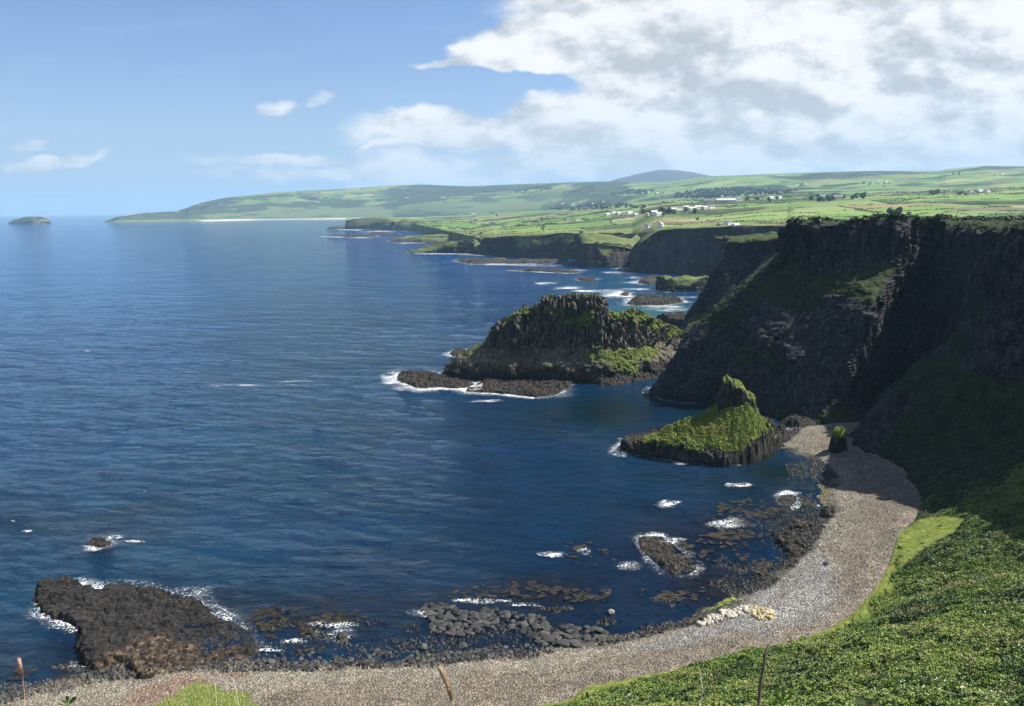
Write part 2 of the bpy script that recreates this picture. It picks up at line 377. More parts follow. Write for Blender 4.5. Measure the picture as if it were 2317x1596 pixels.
BND = P[:, 0, :2].copy()
big = 1.0
G_, gs = None, np.zeros(P.shape[:2])
low = sstep(340-P[..., 1], 0, 25)*sstep(44-P[..., 2], 0, 8)
slopeg = np.where((P[..., 1] < 250) & (P[..., 2] < 80), 0.6, 0.0)
Nm = normals(P); f1, f2, rc_ = worley(P[..., 0], P[..., 1], 7.5, 44); f3, f4, rc3 = worley(P[..., 0], P[..., 1], 3.6, 45)
upz = sstep(P[..., 2], 60, 68)*sstep(P[..., 1], 255, 290)*(1-sstep(Nm[..., 2], .45, .7))
Pr = P+(Nm*np.array([1, 1, .0]))*(upz*((rc_-.5)*4.2+(rc3-.5)*2.4-(f2-f1 < .09)*1.6))[..., None]
P1_, gr = rocky(Pr, np.maximum(low*0.8, slopeg), 1.0, 1.8, 3, big=2.6)
nzs = normals(P)[..., 2]; hd = (P[..., 1] > 300)
gr = np.where(hd, np.clip(sstep(nzs+.55*fbm(P, (16, 16, 10), 4, 43), .50, .80)*.75+.9*sstep(nzs, .8, .95)+low*.8, 0, 1), gr)
capz = np.where((P1_[..., 1] > -130) & (P1_[..., 1] < 85) & (np.abs(P1_[..., 0]) < 75), np.minimum(98.3, 99.85-0.70*P1_[..., 1]), 1e9)
P1_[..., 2] = np.minimum(P1_[..., 2], capz)
bay_lawn = polyV([(2030, 1200), (2072, 1172), (2110, 1180), (2180, 1208), (2170, 1225), (2120, 1250), (2080, 1268), (2035, 1290), (2030, 1240)], 5)
d1 = sdf(bay_lawn, P1_[..., 0], P1_[..., 1])
from_b = np.linalg.norm(P-P[:, :1], axis=-1)
strip = sstep(2.4+3.4*fbm(P, 7, 4, 5)-from_b, -0.5, 0.8)*sstep(250-P[:, :1, 1], 0, 6)
lawn = np.maximum(sstep(d1+fbm(P, 4, 3, 8)*1.6, -0.4, 0.5), strip)
P1_ = P1_*(1-lawn[..., None])+(P+np.array([0, 0, .25])+np.stack([0*P[..., 0], 0*P[..., 0], .25*fbm(P, 3, 3, 6)], -1))*lawn[..., None]
# grass slope gets the herb layer's lumps
mC = M_cliff
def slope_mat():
    m = rock_mat('slope_turf_and_rock', (0.007, 0.007, 0.0075), (0.018, 0.0175, 0.019), (0.095, 0.092, 0.092), gA=(0.007, 0.014, 0.004), gB=(0.017, 0.030, 0.007), gC=(0.055, 0.070, 0.020), sc=0.85, lich=0.6, lichc=(0.085, 0.09, 0.10))  # turf colours darkened to deepen the shaded slope; leaf clumps cover the sunlit part
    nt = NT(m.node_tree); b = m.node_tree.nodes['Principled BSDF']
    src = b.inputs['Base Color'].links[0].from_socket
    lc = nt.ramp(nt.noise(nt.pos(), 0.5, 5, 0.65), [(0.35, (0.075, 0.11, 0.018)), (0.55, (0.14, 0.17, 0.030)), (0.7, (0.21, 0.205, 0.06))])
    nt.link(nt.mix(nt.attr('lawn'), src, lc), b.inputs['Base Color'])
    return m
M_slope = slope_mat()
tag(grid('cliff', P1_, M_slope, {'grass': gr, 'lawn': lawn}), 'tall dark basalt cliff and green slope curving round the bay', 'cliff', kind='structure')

# herb layer on the sunlit slope: leaf clumps
def tufts(name, pts, size, mat, tri=5, tint=None, lift=0.35, flat=0.55):
    n = len(pts); c = np.repeat(pts, tri, 0); N_ = len(c)
    s = np.repeat(size*(0.6+0.8*RNG.random(n)), tri)
    off = RNG.normal(0, 0.42, (N_, 3))*s[:, None]; off[:, 2] = np.abs(off[:, 2])*flat+lift*s
    a = RNG.normal(0, 1, (N_, 3)); a[:, 2] *= 0.5; a /= np.linalg.norm(a, axis=1, keepdims=True)
    b = RNG.normal(0, 1, (N_, 3)); b -= (b*a).sum(1, keepdims=True)*a; b /= np.linalg.norm(b, axis=1, keepdims=True)
    k = (s*0.42)[:, None]; c = c+off
    V = np.stack([c-a*k-b*k*.6, c+a*k-b*k*.4, c+b*k*.9], 1).reshape(-1, 3)
    t = np.repeat(RNG.random(n) if tint is None else tint, tri*3)
    return mesh_np(name, V, np.arange(len(V)).reshape(-1, 3), mat, None, {'tint': t}, False, 3)
def leaf_mat(name, stops, trans=0.25):
    m, nt, b = material(name)
    f = nt.math('ADD', nt.math('MULTIPLY', nt.attr('tint'), 0.55), nt.math('MULTIPLY', nt.noise(nt.pos(), 0.13, 4, 0.6), 0.5))
    c = nt.ramp(f, stops); nt.link(c, b.inputs['Base Color'])
    b.inputs['Roughness'].default_value = 0.6
    return m
M_leaf = leaf_mat('herb_leaves', [(0.20, (0.020, 0.040, 0.008)), (0.38, (0.055, 0.110, 0.018)), (0.55, (0.120, 0.185, 0.028)), (0.75, (0.20, 0.255, 0.055))])
def scatter_on(Pg, mask, n):
    idx = np.argwhere(mask[:-1, :-1]); a = np.linalg.norm(np.cross(Pg[1:, :-1]-Pg[:-1, :-1], Pg[:-1, 1:]-Pg[:-1, :-1]), axis=-1)
    w = a[idx[:, 0], idx[:, 1]]; ch = RNG.choice(len(idx), n, p=w/w.sum()); i, j = idx[ch].T; s, t = RNG.random((2, n, 1))
    return Pg[i, j]*(1-s)*(1-t)+Pg[i+1, j]*s*(1-t)+Pg[i, j+1]*(1-s)*t+Pg[i+1, j+1]*s*t
uu, vv = proj(P1_)
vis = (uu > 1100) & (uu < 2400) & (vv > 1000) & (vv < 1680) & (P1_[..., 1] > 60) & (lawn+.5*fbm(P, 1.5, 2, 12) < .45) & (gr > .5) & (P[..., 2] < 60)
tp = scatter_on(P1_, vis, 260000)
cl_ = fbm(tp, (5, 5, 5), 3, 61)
tp = tp[(cl_ > -0.75) & (tp[:, 1]+14*fbm(tp, (18, 18, 18), 3, 62)+RNG.normal(0, 5, len(tp)) < 252)]  # bright clumps end near the shadow edge, leaving the shaded slope its darkened turf
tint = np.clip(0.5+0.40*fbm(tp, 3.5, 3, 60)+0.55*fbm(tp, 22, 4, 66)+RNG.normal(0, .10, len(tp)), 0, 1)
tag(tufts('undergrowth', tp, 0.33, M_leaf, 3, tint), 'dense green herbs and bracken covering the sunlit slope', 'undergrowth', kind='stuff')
vis2 = (uu > 1880) & (uu < 2400) & (vv > 900) & (P1_[..., 1] > 60) & (lawn < .4) & (gr > .5) & (P[..., 2] < 60)
tp = scatter_on(P1_, (uu > 1500) & (vv < 540) & (vv > 470) & (P1_[..., 2] > 84), 5200)
tp = tp[fbm(tp, 9, 3, 64) > 0.12]
dp = scatter_on(P1_, vis, 26000); dn_ = fbm(dp, (7, 7, 7), 4, 71); dp = dp[(dn_ > .12) & (dp[:, 1] < 250)]
M_dry = leaf_mat('dry_bracken', [(0.2, (0.09, 0.075, 0.03)), (0.5, (0.17, 0.155, 0.06)), (0.8, (0.26, 0.24, 0.11))])
tag(tufts('dry_grass', dp+np.array([0, 0, .3]), .34, M_dry, 3, lift=.3), 'yellowing dry grass showing through the green slope', 'dry grass', kind='stuff')
kp = scatter_on(P1_, vis, 5200); kn = fbm(kp, (11, 11, 11), 4, 72); kp = kp[(kn > .22) & (kp[:, 1] < 250)]
M_dkb = leaf_mat('dark_bramble', [(0.2, (0.010, 0.022, 0.006)), (0.5, (0.022, 0.048, 0.012)), (0.8, (0.05, 0.085, 0.022))])
tag(tufts('bramble_leaves', kp, .6, M_dkb, 12, lift=.3), 'dark bramble patches in the green slope', 'brambles', kind='stuff')
# white flower heads dotted in the herbs
fp = scatter_on(P1_, vis, 2600); fp = fp[fbm(fp, 9, 3, 77) > 0.22]
M_flower = simple('cream_umbels', (0.55, 0.58, 0.42))
o = tufts('wildflower_leaves', fp+np.array([0, 0, .45]), 0.26, M_flower, 3); o.name = 'wildflowers'
tag(o, 'cream flower heads dotted through the green slope', 'wildflowers', kind='stuff')

# ------------------------------------------------------------------ beach
shore = [(-40, 1590), (0, 1573), (95, 1553), (180, 1530), (330, 1505), (560, 1497), (700, 1500), (950, 1487), (1200, 1464), (1400, 1438), (1550, 1402), (1640, 1358), (1700, 1325), (1745, 1290), (1790, 1245), (1830, 1190), (1855, 1150), (1862, 1100), (1855, 1068), (1820, 1038), (1780, 1020), (1745, 1012), (1765, 990), (1800, 965), (1860, 962)]
bnd = [(-40, 1760), (0, 1740), (90, 1720), (180, 1700), (330, 1680), (510, 1660), (700, 1640), (950, 1625), (1180, 1602), (1345, 1552), (1600, 1505), (1720, 1470), (1850, 1432), (1930, 1375), (2000, 1300), (2034, 1240), (2036, 1212), (2074, 1165), (2078, 1108), (2010, 1042), (1945, 1018), (1925, 1005), (1935, 985), (1955, 970), (1960, 955)]
CB = []
for s_, b_ in zip(shore, bnd):
    A = at(*s_, 0); B = at(*b_, 3.6); d = B-A; d[2] = 0; L_ = np.linalg.norm(d); d /= L_
    CB.append([A-d*26+np.array([0, 0, -3.4]), A-d*8+np.array([0, 0, -0.9]), A, A+d*L_*.3+np.array([0, 0, 1.5]), A+d*L_*.55+np.array([0, 0, 2.4]), B+np.array([0, 0, 0.1]), B+d*10+np.array([0, 0, -.8])])
PB = loft(CB, 0.8, 0.5)
SH = np.array([at(u, v, 0)[:2] for u, v in shore])
z0 = PB[..., 2].copy()
PB[..., 2] += 0.30*fbm(PB, (9, 9, 9), 3, 90)+0.12*fbm(PB, 1.5, 3, 91)*sstep(z0, -1.5, 1)+0.25*fbm(PB, 3.5, 2, 96)*sstep(-z0, -.8, .6)
lawnP = polyV([(330, 1600), (395, 1560), (420, 1535), (450, 1528), (505, 1545), (560, 1550), (570, 1572), (590, 1600), (600, 1680), (280, 1680)], 3)
lawnB = np.maximum(sstep(sdf(lawnP, PB[..., 0], PB[..., 1])+fbm(PB, 3, 3, 92)*1.5, -.3, .4), sstep(sdf(bay_lawn, PB[..., 0], PB[..., 1])+fbm(PB, 4, 3, 8)*1.6, -.4, .5))
weedP = polyV([(1590, 1380), (1615, 1350), (1660, 1335), (1682, 1345), (1640, 1372)], .4)
algae = sstep(sdf(weedP, PB[..., 0], PB[..., 1])+fbm(PB, 1.6, 3, 93)*2.0, -.5, .6)
rustP = polyV([(330, 1540), (420, 1520), (540, 1500), (570, 1520), (480, 1535), (420, 1580), (330, 1610), (290, 1580)], 2)
rust = sstep(sdf(rustP, PB[..., 0], PB[..., 1])+fbm(PB, 4, 3, 94)*3, -1.5, 1.5)
greyP = polyV([(1690, 1345), (1850, 1260), (1900, 1300), (1880, 1400), (1740, 1450), (1640, 1440), (1500, 1480), (1450, 1470), (1600, 1420), (1640, 1400)], 1)
grey = sstep(sdf(greyP, PB[..., 0], PB[..., 1])+fbm(PB, 8, 3, 95)*3, -4, 3)
yelP = polyV([(1740, 1018), (1800, 1022), (1850, 1050), (1880, 1100), (1885, 1160), (1850, 1170), (1845, 1090), (1820, 1050)], .5)
yel = sstep(sdf(yelP, PB[..., 0], PB[..., 1])+fbm(PB, 3, 3, 97)*2, -1, 1.5)
def beach_mat():
    m, nt, b = material('shingle'); P = nt.pos()
    sz = nt.new('ShaderNodeSeparateXYZ'); nt.link(P, sz.inputs[0]); z = sz.outputs[2]
    zn = nt.math('ADD', z, nt.math('MULTIPLY', nt.math('SUBTRACT', nt.noise(P, 0.12, 4, .6), .5), 2.2))
    base = nt.ramp(nt.math('MULTIPLY', zn, 0.25), [(0.02, (0.015, 0.014, 0.012)), (0.10, (0.07, 0.066, 0.056)), (0.24, (0.24, 0.218, 0.172)), (0.50, (0.26, 0.228, 0.175)), (0.62, (0.18, 0.145, 0.108)), (0.95, (0.22, 0.182, 0.138))])
    base = nt.mix(nt.attr('grey'), base, (0.26, 0.26, 0.25, 1))
    base = nt.mix(nt.math('MULTIPLY', nt.attr('yel'), 0.6), base, (0.28, 0.25, 0.11, 1))
    v1 = nt.new('ShaderNodeTexVoronoi'); nt.link(P, v1.inputs['Vector']); v1.inputs['Scale'].default_value = 1.9
    v2 = nt.new('ShaderNodeTexVoronoi'); nt.link(P, v2.inputs['Vector']); v2.inputs['Scale'].default_value = 4.5
    s1 = nt.new('ShaderNodeSeparateColor'); nt.link(v1.outputs['Color'], s1.inputs[0])
    s2 = nt.new('ShaderNodeSeparateColor'); nt.link(v2.outputs['Color'], s2.inputs[0])
    br = nt.math('ADD', nt.math('MULTIPLY', nt.math('POWER', s1.outputs[0], 1.6), 0.75), nt.math('MULTIPLY', s2.outputs[0], 0.65))
    br = nt.math('MULTIPLY', nt.math('ADD', br, 0.42), nt.rng(v1.outputs['Distance'], 0.25, 0.62, 1.1, 0.55))
    cb = nt.new('ShaderNodeCombineXYZ')
    for i in range(3): nt.link(br, cb.inputs[i])
    cz = nt.new('ShaderNodeCombineXYZ'); nt.link(nt.math('MULTIPLY', zn, 2.2), cz.inputs[2]); nt.link(nt.math('MULTIPLY', nt.noise(P, .03, 2), 3.0), cz.inputs[0])
    bands = nt.rng(nt.noise(cz.outputs[0], 1.0, 4, .6), .3, .7, .66, 1.22); patchy = nt.rng(nt.noise(P, .22, 5, .65), .3, .7, .78, 1.18)
    cm = nt.new('ShaderNodeCombineXYZ'); pm = nt.math('MULTIPLY', bands, patchy)
    for i in range(3): nt.link(pm, cm.inputs[i])
    c = nt.mix(1.0, nt.mix(1.0, base, cb.outputs[0], 'MULTIPLY'), cm.outputs[0], 'MULTIPLY')
    rc = nt.ramp(nt.noise(P, 1.0, 5, .7), [(0.35, (0.07, 0.045, 0.035)), (0.55, (0.19, 0.115, 0.08)), (0.68, (0.36, 0.25, 0.18))])
    c = nt.mix(nt.attr('rust'), c, rc)
    c = nt.mix(nt.attr('algae'), c, nt.ramp(nt.noise(P, 2.0, 4, .7), [(0.35, (0.03, 0.04, 0.015)), (0.5, (0.20, 0.28, 0.03)), (0.65, (0.38, 0.45, 0.07))]))
    lc = nt.ramp(nt.noise(P, 0.9, 5, 0.65), [(0.33, (0.07, 0.10, 0.018)), (0.55, (0.13, 0.155, 0.03)), (0.66, (0.21, 0.20, 0.08))])
    c = nt.mix(nt.attr('lawn'), c, lc)
    nt.link(c, b.inputs['Base Color'])
    nt.link(nt.bump(nt.math('ADD', v1.outputs['Distance'], nt.math('MULTIPLY', v2.outputs['Distance'], .4)), 1.0, -0.5), b.inputs['Normal'])
    return m
M_beach = beach_mat()
tag(grid('beach', PB, M_beach, {'grey': grey, 'lawn': lawnB, 'algae': algae, 'rust': rust, 'yel': yel}, flip=True), 'curving grey and brown shingle beach round the bay', 'beach', kind='structure')
def beach_z(x, y):
    d = (PB[..., 0]-x)**2+(PB[..., 1]-y)**2; i = np.argmin(d); return float(PB.reshape(-1, 3)[i, 2])

# ------------------------------------------------------------------ reefs and rocks as height sheets over a waterline outline
FOAM = []                                    # (V, attr) pieces for the surf sheet
def reef(name, pts, h, label, cat='rock', res=0.5, slope=1.0, mat=None, ragged=1.0, blk=1.6, hfun=None, kind=None, group=None, grass=None, seed=1, world=False, lean=None, z0=0.0):
    poly = np.asarray(pts)[:, :2] if world else polyV(pts)
    lo, hi = poly.min(0)-3, poly.max(0)+3
    nx, ny = [max(8, int(d/res)) for d in (hi-lo)]
    X, Y = np.meshgrid(np.linspace(lo[0], hi[0], nx), np.linspace(lo[1], hi[1], ny), indexing='ij')
    Q = p3(X, Y); sd = sdf(poly, X, Y)+ragged*(fbm(Q, 5*max(res, .5)/.5, 4, seed)+.5*fbm(Q, 1.6*max(res, .5)/.5, 2, seed+1))
    f1, f2, c = worley(X+.6*fbm(Q, 3, 2, seed+3), Y+.6*fbm(Q, 3, 2, seed+4), blk, seed+5); g1, g2, c2 = worley(X, Y, blk*3.3, seed+15)
    top = h*(0.55+0.5*fbm(Q, h*3+4, 3, seed+7))+h*.35*(c2-.5)+min(h*.5, 1.3)*(c-.5)
    if hfun is not None: top = hfun(X, Y, sd, top)
    Z = np.minimum(-0.9+sd*slope*(0.7+0.8*c), np.maximum(top, .15))
    Z -= np.clip(0.22-(f2-f1), 0, .22)*2.2*min(1, h/1.5)
    Z += .12*fbm(Q, .9, 2, seed+8)
    PZ = np.stack([X, Y, Z+z0], -1)
    keep = (Z > -1.0); mk = keep[:-1, :-1] | keep[1:, :-1] | keep[:-1, 1:] | keep[1:, 1:]
    g = np.zeros(X.shape) if grass is None else grass(X, Y, Z)
    o = grid(name, PZ, mat or M_reef, {'grass': g}, mask=mk)
    tag(o, label, cat, group, kind); return o, poly
def ring_foam(poly, width, inner=1.5, side=None, strength=1.0, seed=0, closed=True, step=1.0):
    """ribbon of surf following a waterline polyline; side(x,y)->0..1 sets how hard the sea breaks there"""
    p = np.asarray(poly)[:, :2]
    q = np.vstack([p, p[:1]]) if closed else p
    L_ = np.r_[0, np.cumsum(np.linalg.norm(np.diff(q, axis=0), axis=1))]; n = max(8, int(L_[-1]/step)); t = np.linspace(0, L_[-1], n)
    x = np.interp(t, L_, q[:, 0]); y = np.interp(t, L_, q[:, 1])
    k = 5
    if closed:
        x = np.convolve(np.r_[x[-k-1:-1], x, x[1:k+1]], np.ones(2*k+1)/(2*k+1), 'valid'); y = np.convolve(np.r_[y[-k-1:-1], y, y[1:k+1]], np.ones(2*k+1)/(2*k+1), 'valid')
    tx, ty = np.gradient(x), np.gradient(y); l = np.hypot(tx, ty)+1e-9; nx_, ny_ = ty/l, -tx/l
    if closed:
        area = np.sum(x*np.gradient(y)-y*np.gradient(x)); sg = 1 if area > 0 else -1
    else: sg = 1
    w = width*(0.55+0.6*(fbm(p3(x, y), 12, 3, seed+31)+.3))
    sd_ = np.ones(n) if side is None else np.array([side(a, b) for a, b in zip(x, y)])
    m = 9; T = np.linspace(0, 1, m)
    off = (-inner+T[None]*(w[:, None]+inner))*sg
    P_ = np.stack([x[:, None]+nx_[:, None]*off, y[:, None]+ny_[:, None]*off, np.full(off.shape, .10)+.012*T[None]], -1)
    a = (1-T[None])**1.1*sd_[:, None]*strength*(0.75+.5*fbm(P_, 14, 3, seed+33)); a[:, -1] = 0
    FOAM.append((P_, np.clip(a, 0, 1.2)))
def blob_foam(u, v, ru, rv, strength=0.8, ang=0, z=0.12):
    c = at(u, v); ex = at(u+ru, v)-c; ey = at(u, v-rv)-c; n = 30
    s = np.linspace(-1, 1, n); Sx, Sy = np.meshgrid(s, s, indexing='ij')
    ca, sa = math.cos(ang), math.sin(ang)
    P_ = c+Sx[..., None]*(ex*ca+ey*sa)+Sy[..., None]*(-ex*sa+ey*ca)
    P_[..., 2] = z; L_ = np.linalg.norm(ex)
    wx_, wy_ = .35*fbm(p3(Sx*1.3+u, Sy*1.3+v), 1.0, 3, 7), .35*fbm(p3(Sx*1.3+u, Sy*1.3+v), 1.0, 3, 8); r = np.hypot(Sx+wx_, (Sy+wy_)*1.15)
    a = np.clip(1.05-r, 0, 1)**.9*min(strength, 1.0)*(.80+.45*fbm(p3(Sx*1.8+u, Sy*2.6+v), 1.0, 3, 9)); ed = np.clip((1-np.maximum(np.abs(Sx), np.abs(Sy)))*6, 0, 1); FOAM.append((P_, np.clip(a, 0, 1)*ed))
sea_w = lambda x, y: 1.0

R1 = [(78, 1333), (87, 1323), (110, 1320), (149, 1311), (186, 1317), (202, 1330), (224, 1337), (230, 1329), (264, 1325), (311, 1333), (357, 1333), (388, 1348), (435, 1357), (466, 1373), (485, 1389), (513, 1401), (559, 1413), (578, 1438), (600, 1463), (584, 1482), (544, 1495), (466, 1520), (311, 1550), (264, 1508), (217, 1518), (183, 1510), (177, 1480), (174, 1440), (149, 1416), (109, 1406), (84, 1384), (78, 1357)]
R1 = [(u, v) for u, v in R1]
def hf1(X, Y, sd, top):
    west = sstep(-(X+60)*.5+0*Y, 0, 30)
    Q = p3(X, Y); t_ = 1.1+1.9*west+1.0*fbm(Q, 14, 3, 55)+.75*fbm(Q, (4, 2.4, 2), 4, 56)+.9*(top/4.2-.5)
    st_ = .75; t_ = t_*.8; return np.floor(t_/st_)*st_+st_*sstep(t_/st_-np.floor(t_/st_), .65, 1.0)+.12*fbm(Q, 1.2, 2, 57)
def M_reefbrown():
    m = rock_mat('bay_platform_rock', (0.006, 0.006, 0.006), (0.020, 0.019, 0.018), (0.062, 0.055, 0.048), sc=1.2, streak=1.0, lich=0.0, wet=False)
    nt = NT(m.node_tree); b = m.node_tree.nodes['Principled BSDF']; src = b.inputs['Base Color'].links[0].from_socket; P = nt.pos()
    rc = nt.ramp(nt.noise(P, 0.8, 6, .7), [(0.36, (0.010, 0.009, 0.008)), (0.52, (0.050, 0.036, 0.027)), (0.66, (0.19, 0.14, 0.095))])
    nt.link(nt.mix(nt.attr('brown'), src, rc), b.inputs['Base Color']); return m
M_plat = M_reefbrown()
o, pl = reef('rock_platform', R1, 4.2, 'broad black rock platform running out from the beach, brown on its landward half', 'rock', 0.42, 1.9, M_plat, 1.1, 2.0, hf1, seed=5)
co = np.array([v.co[:] for v in o.data.vertices]); brp = polyV([(215, 1480), (300, 1425), (380, 1410), (430, 1440), (520, 1430), (560, 1480), (420, 1500), (330, 1540), (220, 1500)], 3)
br = sstep(sdf(brp, co[:, 0], co[:, 1])+fbm(co, 5, 3, 3)*3.5, -2.5, 2.5)
a_ = o.data.attributes.new('brown', 'FLOAT', 'POINT'); a_.data.foreach_set('value', br.astype(np.float32))
ring_foam(pl, 7, 1.2, lambda x, y: (0.95 if y > 195 else 0.25), .8, 1)
blob_foam(380, 1345, 110, 26, .8, -.25); blob_foam(470, 1378, 60, 22, .6, -.35); blob_foam(150, 1318, 60, 10, .5)
RF = [
 ('rock', [(191, 1232), (200, 1222), (224, 1217), (258, 1222), (262, 1231), (242, 1242), (217, 1245), (198, 1240)], 1.8, 'small black rock alone in the sea above the platform', .4, 1.4, 6, 1.0),
 ('skerry', [(1429, 1225), (1441, 1211), (1489, 1208), (1513, 1218), (1537, 1242), (1571, 1268), (1590, 1289), (1576, 1304), (1537, 1309), (1509, 1311), (1484, 1285), (1455, 1260)], 1.3, 'low oval grey-brown skerry surrounded by water off the shingle beach', .45, .5, 5, .7),
 ('rock', [(1735, 1212), (1793, 1183), (1841, 1174), (1851, 1193), (1827, 1217), (1831, 1246), (1846, 1270), (1841, 1287), (1817, 1287), (1778, 1268), (1759, 1241)], 2.2, 'jumbled black boulders and bedrock on the edge of the shingle', .4, 1.2, 0, 0),
 ('rock', [(1848, 1171), (1860, 1158), (1880, 1155), (1899, 1172), (1897, 1182), (1870, 1180)], 2.6, 'small black outcrop standing on the pebbles above the jumbled bedrock', .4, 1.4, 0, 0),
 ('rock', [(1812, 1288), (1835, 1272), (1850, 1276), (1845, 1292), (1825, 1294)], 1.6, 'small dark rock at the foot of the jumbled bedrock', .4, 1.2, 0, 0),
 ('rock', [(1685, 1290), (1700, 1272), (1740, 1265), (1765, 1280), (1745, 1300), (1740, 1318), (1705, 1322)], .9, 'reddish weedy rock at the water edge of the shingle', .4, .5, 0, 0),
 ('rock', [(750, 1442), (765, 1429), (785, 1430), (792, 1440), (780, 1450), (757, 1450)], 1.5, 'squat black rock with foam in the shallows right of the platform', .35, 1.6, 4, .8),
 ('rock', [(647, 1480), (668, 1458), (700, 1450), (710, 1470), (680, 1490), (655, 1492)], 1.3, 'flat weedy rock beside the surf right of the platform', .4, .8, 0, 0),
 ('rock', [(1395, 1278), (1420, 1270), (1445, 1278), (1440, 1288), (1405, 1288)], .7, 'low wet rock awash left of the oval skerry', .4, .6, 3, .6),
 ('rock', [(1450, 1350), (1480, 1338), (1560, 1342), (1575, 1355), (1520, 1372), (1470, 1365)], .5, 'low weedy rocks awash below the oval skerry', .4, .4, 0, 0),
 ('rock', [(1650, 1096), (1690, 1092), (1712, 1098), (1690, 1104), (1660, 1103)], .8, 'small black rock awash in front of the stack', .4, .6, 3, .8),
 ('rock', [(1745, 1130), (1780, 1115), (1810, 1122), (1808, 1145), (1770, 1150)], .7, 'black rocks awash in the shallows near the pebble spit', .4, .5, 3, .7),
 ('reef', [(1028, 590), (1045, 585), (1090, 587), (1150, 588), (1240, 589), (1300, 591), (1240, 596), (1140, 597), (1060, 597)], 7, 'long low brown reef parallel to the shore below the distant dark cliffs', 3.0, .5, 26, .8),
 ('reef', [(1143, 612), (1200, 609), (1290, 612), (1322, 616), (1290, 619), (1200, 614)], 5, 'thin dark reef awash nearer than the long brown reef', 2.5, .5, 22, .9),
 ('rock', [(1300, 632), (1320, 624), (1355, 630), (1345, 636), (1310, 636)], 6, 'lone low brown rock in the sea before the grassy promontory', 2.0, .5, 18, .5),
 ('rock', [(1438, 640), (1455, 630), (1500, 628), (1510, 640), (1470, 645)], 6, 'flat brown rock left of the black stump with turf on top', 2.0, .6, 16, .7),
 ('rock', [(1413, 688), (1430, 673), (1480, 668), (1530, 672), (1552, 684), (1500, 692), (1440, 692)], 4.5, 'wide ragged black rock in surf behind the basalt island', 1.0, .6, 12, .9),
 ('rock', [(1396, 668), (1410, 660), (1428, 664), (1420, 672)], 3, 'tiny black rock awash beside the wide ragged one', 1.0, .6, 12, .9),
 ('rock', [(1468, 730), (1490, 714), (1545, 708), (1565, 722), (1560, 745), (1500, 744)], 6, 'dark rocky ledge joining the cliff foot behind the island', 1.0, .8, 4, .4),
 ('rock', [(1012, 800), (1025, 790), (1060, 790), (1075, 800), (1050, 808), (1020, 808)], 2.5, 'small dark rock in surf at the seaward tip of the island', .8, .9, 7, .9),
 ('reef', [(733, 518), (750, 514.5), (777, 515), (781, 517.5), (760, 520)], 10, 'low black reef off the farthest brown headland', 6, .35, 40, .8),
 ('reef', [(737, 535), (770, 532), (830, 532), (860, 534.5), (800, 537)], 7, 'long black reef tip reaching furthest out to sea', 5, .35, 34, .9),
 ('reef', [(824, 529), (850, 525), (880, 526), (905, 531), (860, 532)], 8, 'dark reef just inshore of the longest reef tip', 5, .35, 26, .7),
 ('reef', [(875, 545), (905, 541), (960, 541), (1060, 545), (1055, 550), (960, 549), (900, 549)], 12, 'broad dark rock shelf below the low columnar cliff', 5, .35, 24, .6),
 ('rock', [(1755, 958), (1775, 945), (1830, 938), (1862, 945), (1855, 968), (1800, 972)], 4.0, 'dark mound of rock between the stack and the cliff foot', .6, .9, 0, 0),
]
for i, (nm, pts, h, lab, res, sl_, fw, fs) in enumerate(RF):
    far = res > 1.6
    o, pl = reef(nm, pts, h, lab, nm, res, sl_, M_far if far else M_reef, 1.0 if not far else res*1.6, 1.6 if not far else res*2.6, seed=20+i*3, z0=0)
    if fw: ring_foam(pl, fw, 1.0 if not far else res, (lambda x, y: 1.0), fs, i, step=1.0 if not far else 5.0)

# ------------------------------------------------------------------ basalt island
ist = []
def irow(base, r1, r2, top, dyb=0.0, back=12, zb=-3):
    B = at(base[0], base[1], 0); Y = B[1]
    t = V3(top[0], top[1], Y+14)
    return [B+np.array([0, dyb, -2.0]), V3(*r1, Y+4), V3(*r2, Y+8.5), t, t+np.array([1, back*.45, -.5]), t+np.array([2, back, -3.0]), np.array([t[0]+2, t[1]+back+16, zb])]
ist.append(irow((1003, 853), (1005, 843), (1006, 834), (1009, 826), 2, 3))
ist.append(irow((1028, 862), (1030, 842), (1033, 820), (1040, 801), 4, 6))
ist.append(irow((1060, 866), (1062, 838), (1070, 806), (1085, 779), 8, 8))
ist.append(irow((1100, 867), (1101, 838), (1104, 802), (1107, 773), 10, 9))
ist.append(irow((1112, 867), (1112, 838), (1115, 800), (1116, 742), 10, 10))
ist.append(irow((1160, 868), (1160, 838), (1163, 795), (1165, 711), 11, 11))
ist.append(irow((1212, 868), (1212, 836), (1212, 790), (1212, 694), 9, 12))
ist.append(irow((1228, 868), (1230, 832), (1230, 788), (1230, 678), 7, 12))
ist.append(irow((1262, 868), (1262, 830), (1262, 785), (1262, 674), 4, 13))
ist.append(irow((1310, 868), (1310, 828), (1310, 782), (1310, 674), 3, 13))
ist.append(irow((1350, 869), (1352, 828), (1352, 785), (1355, 680), 2, 12))
ist.append(irow((1368, 868), (1368, 828), (1368, 788), (1366, 703), 0, 11))
ist.append(irow((1405, 866), (1402, 828), (1400, 786), (1396, 712), 0, 10))
ist.append(irow((1438, 861), (1438, 822), (1436, 784), (1434, 703), 0, 9))
ist.append(irow((1480, 853), (1480, 816), (1478, 780), (1477, 721), 0, 9))
ist.append(irow((1515, 843), (1516, 812), (1517, 782), (1519, 738), 0, 9))
ist.append(irow((1548, 836), (1550, 806), (1552, 786), (1560, 756), 0, 9))
ist.append(irow((1585, 832), (1588, 815), (1590, 800), (1600, 782), 0, 9))
P = loft(ist, 0.55, 0.6)
X, Z = P[..., 0], P[..., 2]
g1 = np.zeros(X.shape)
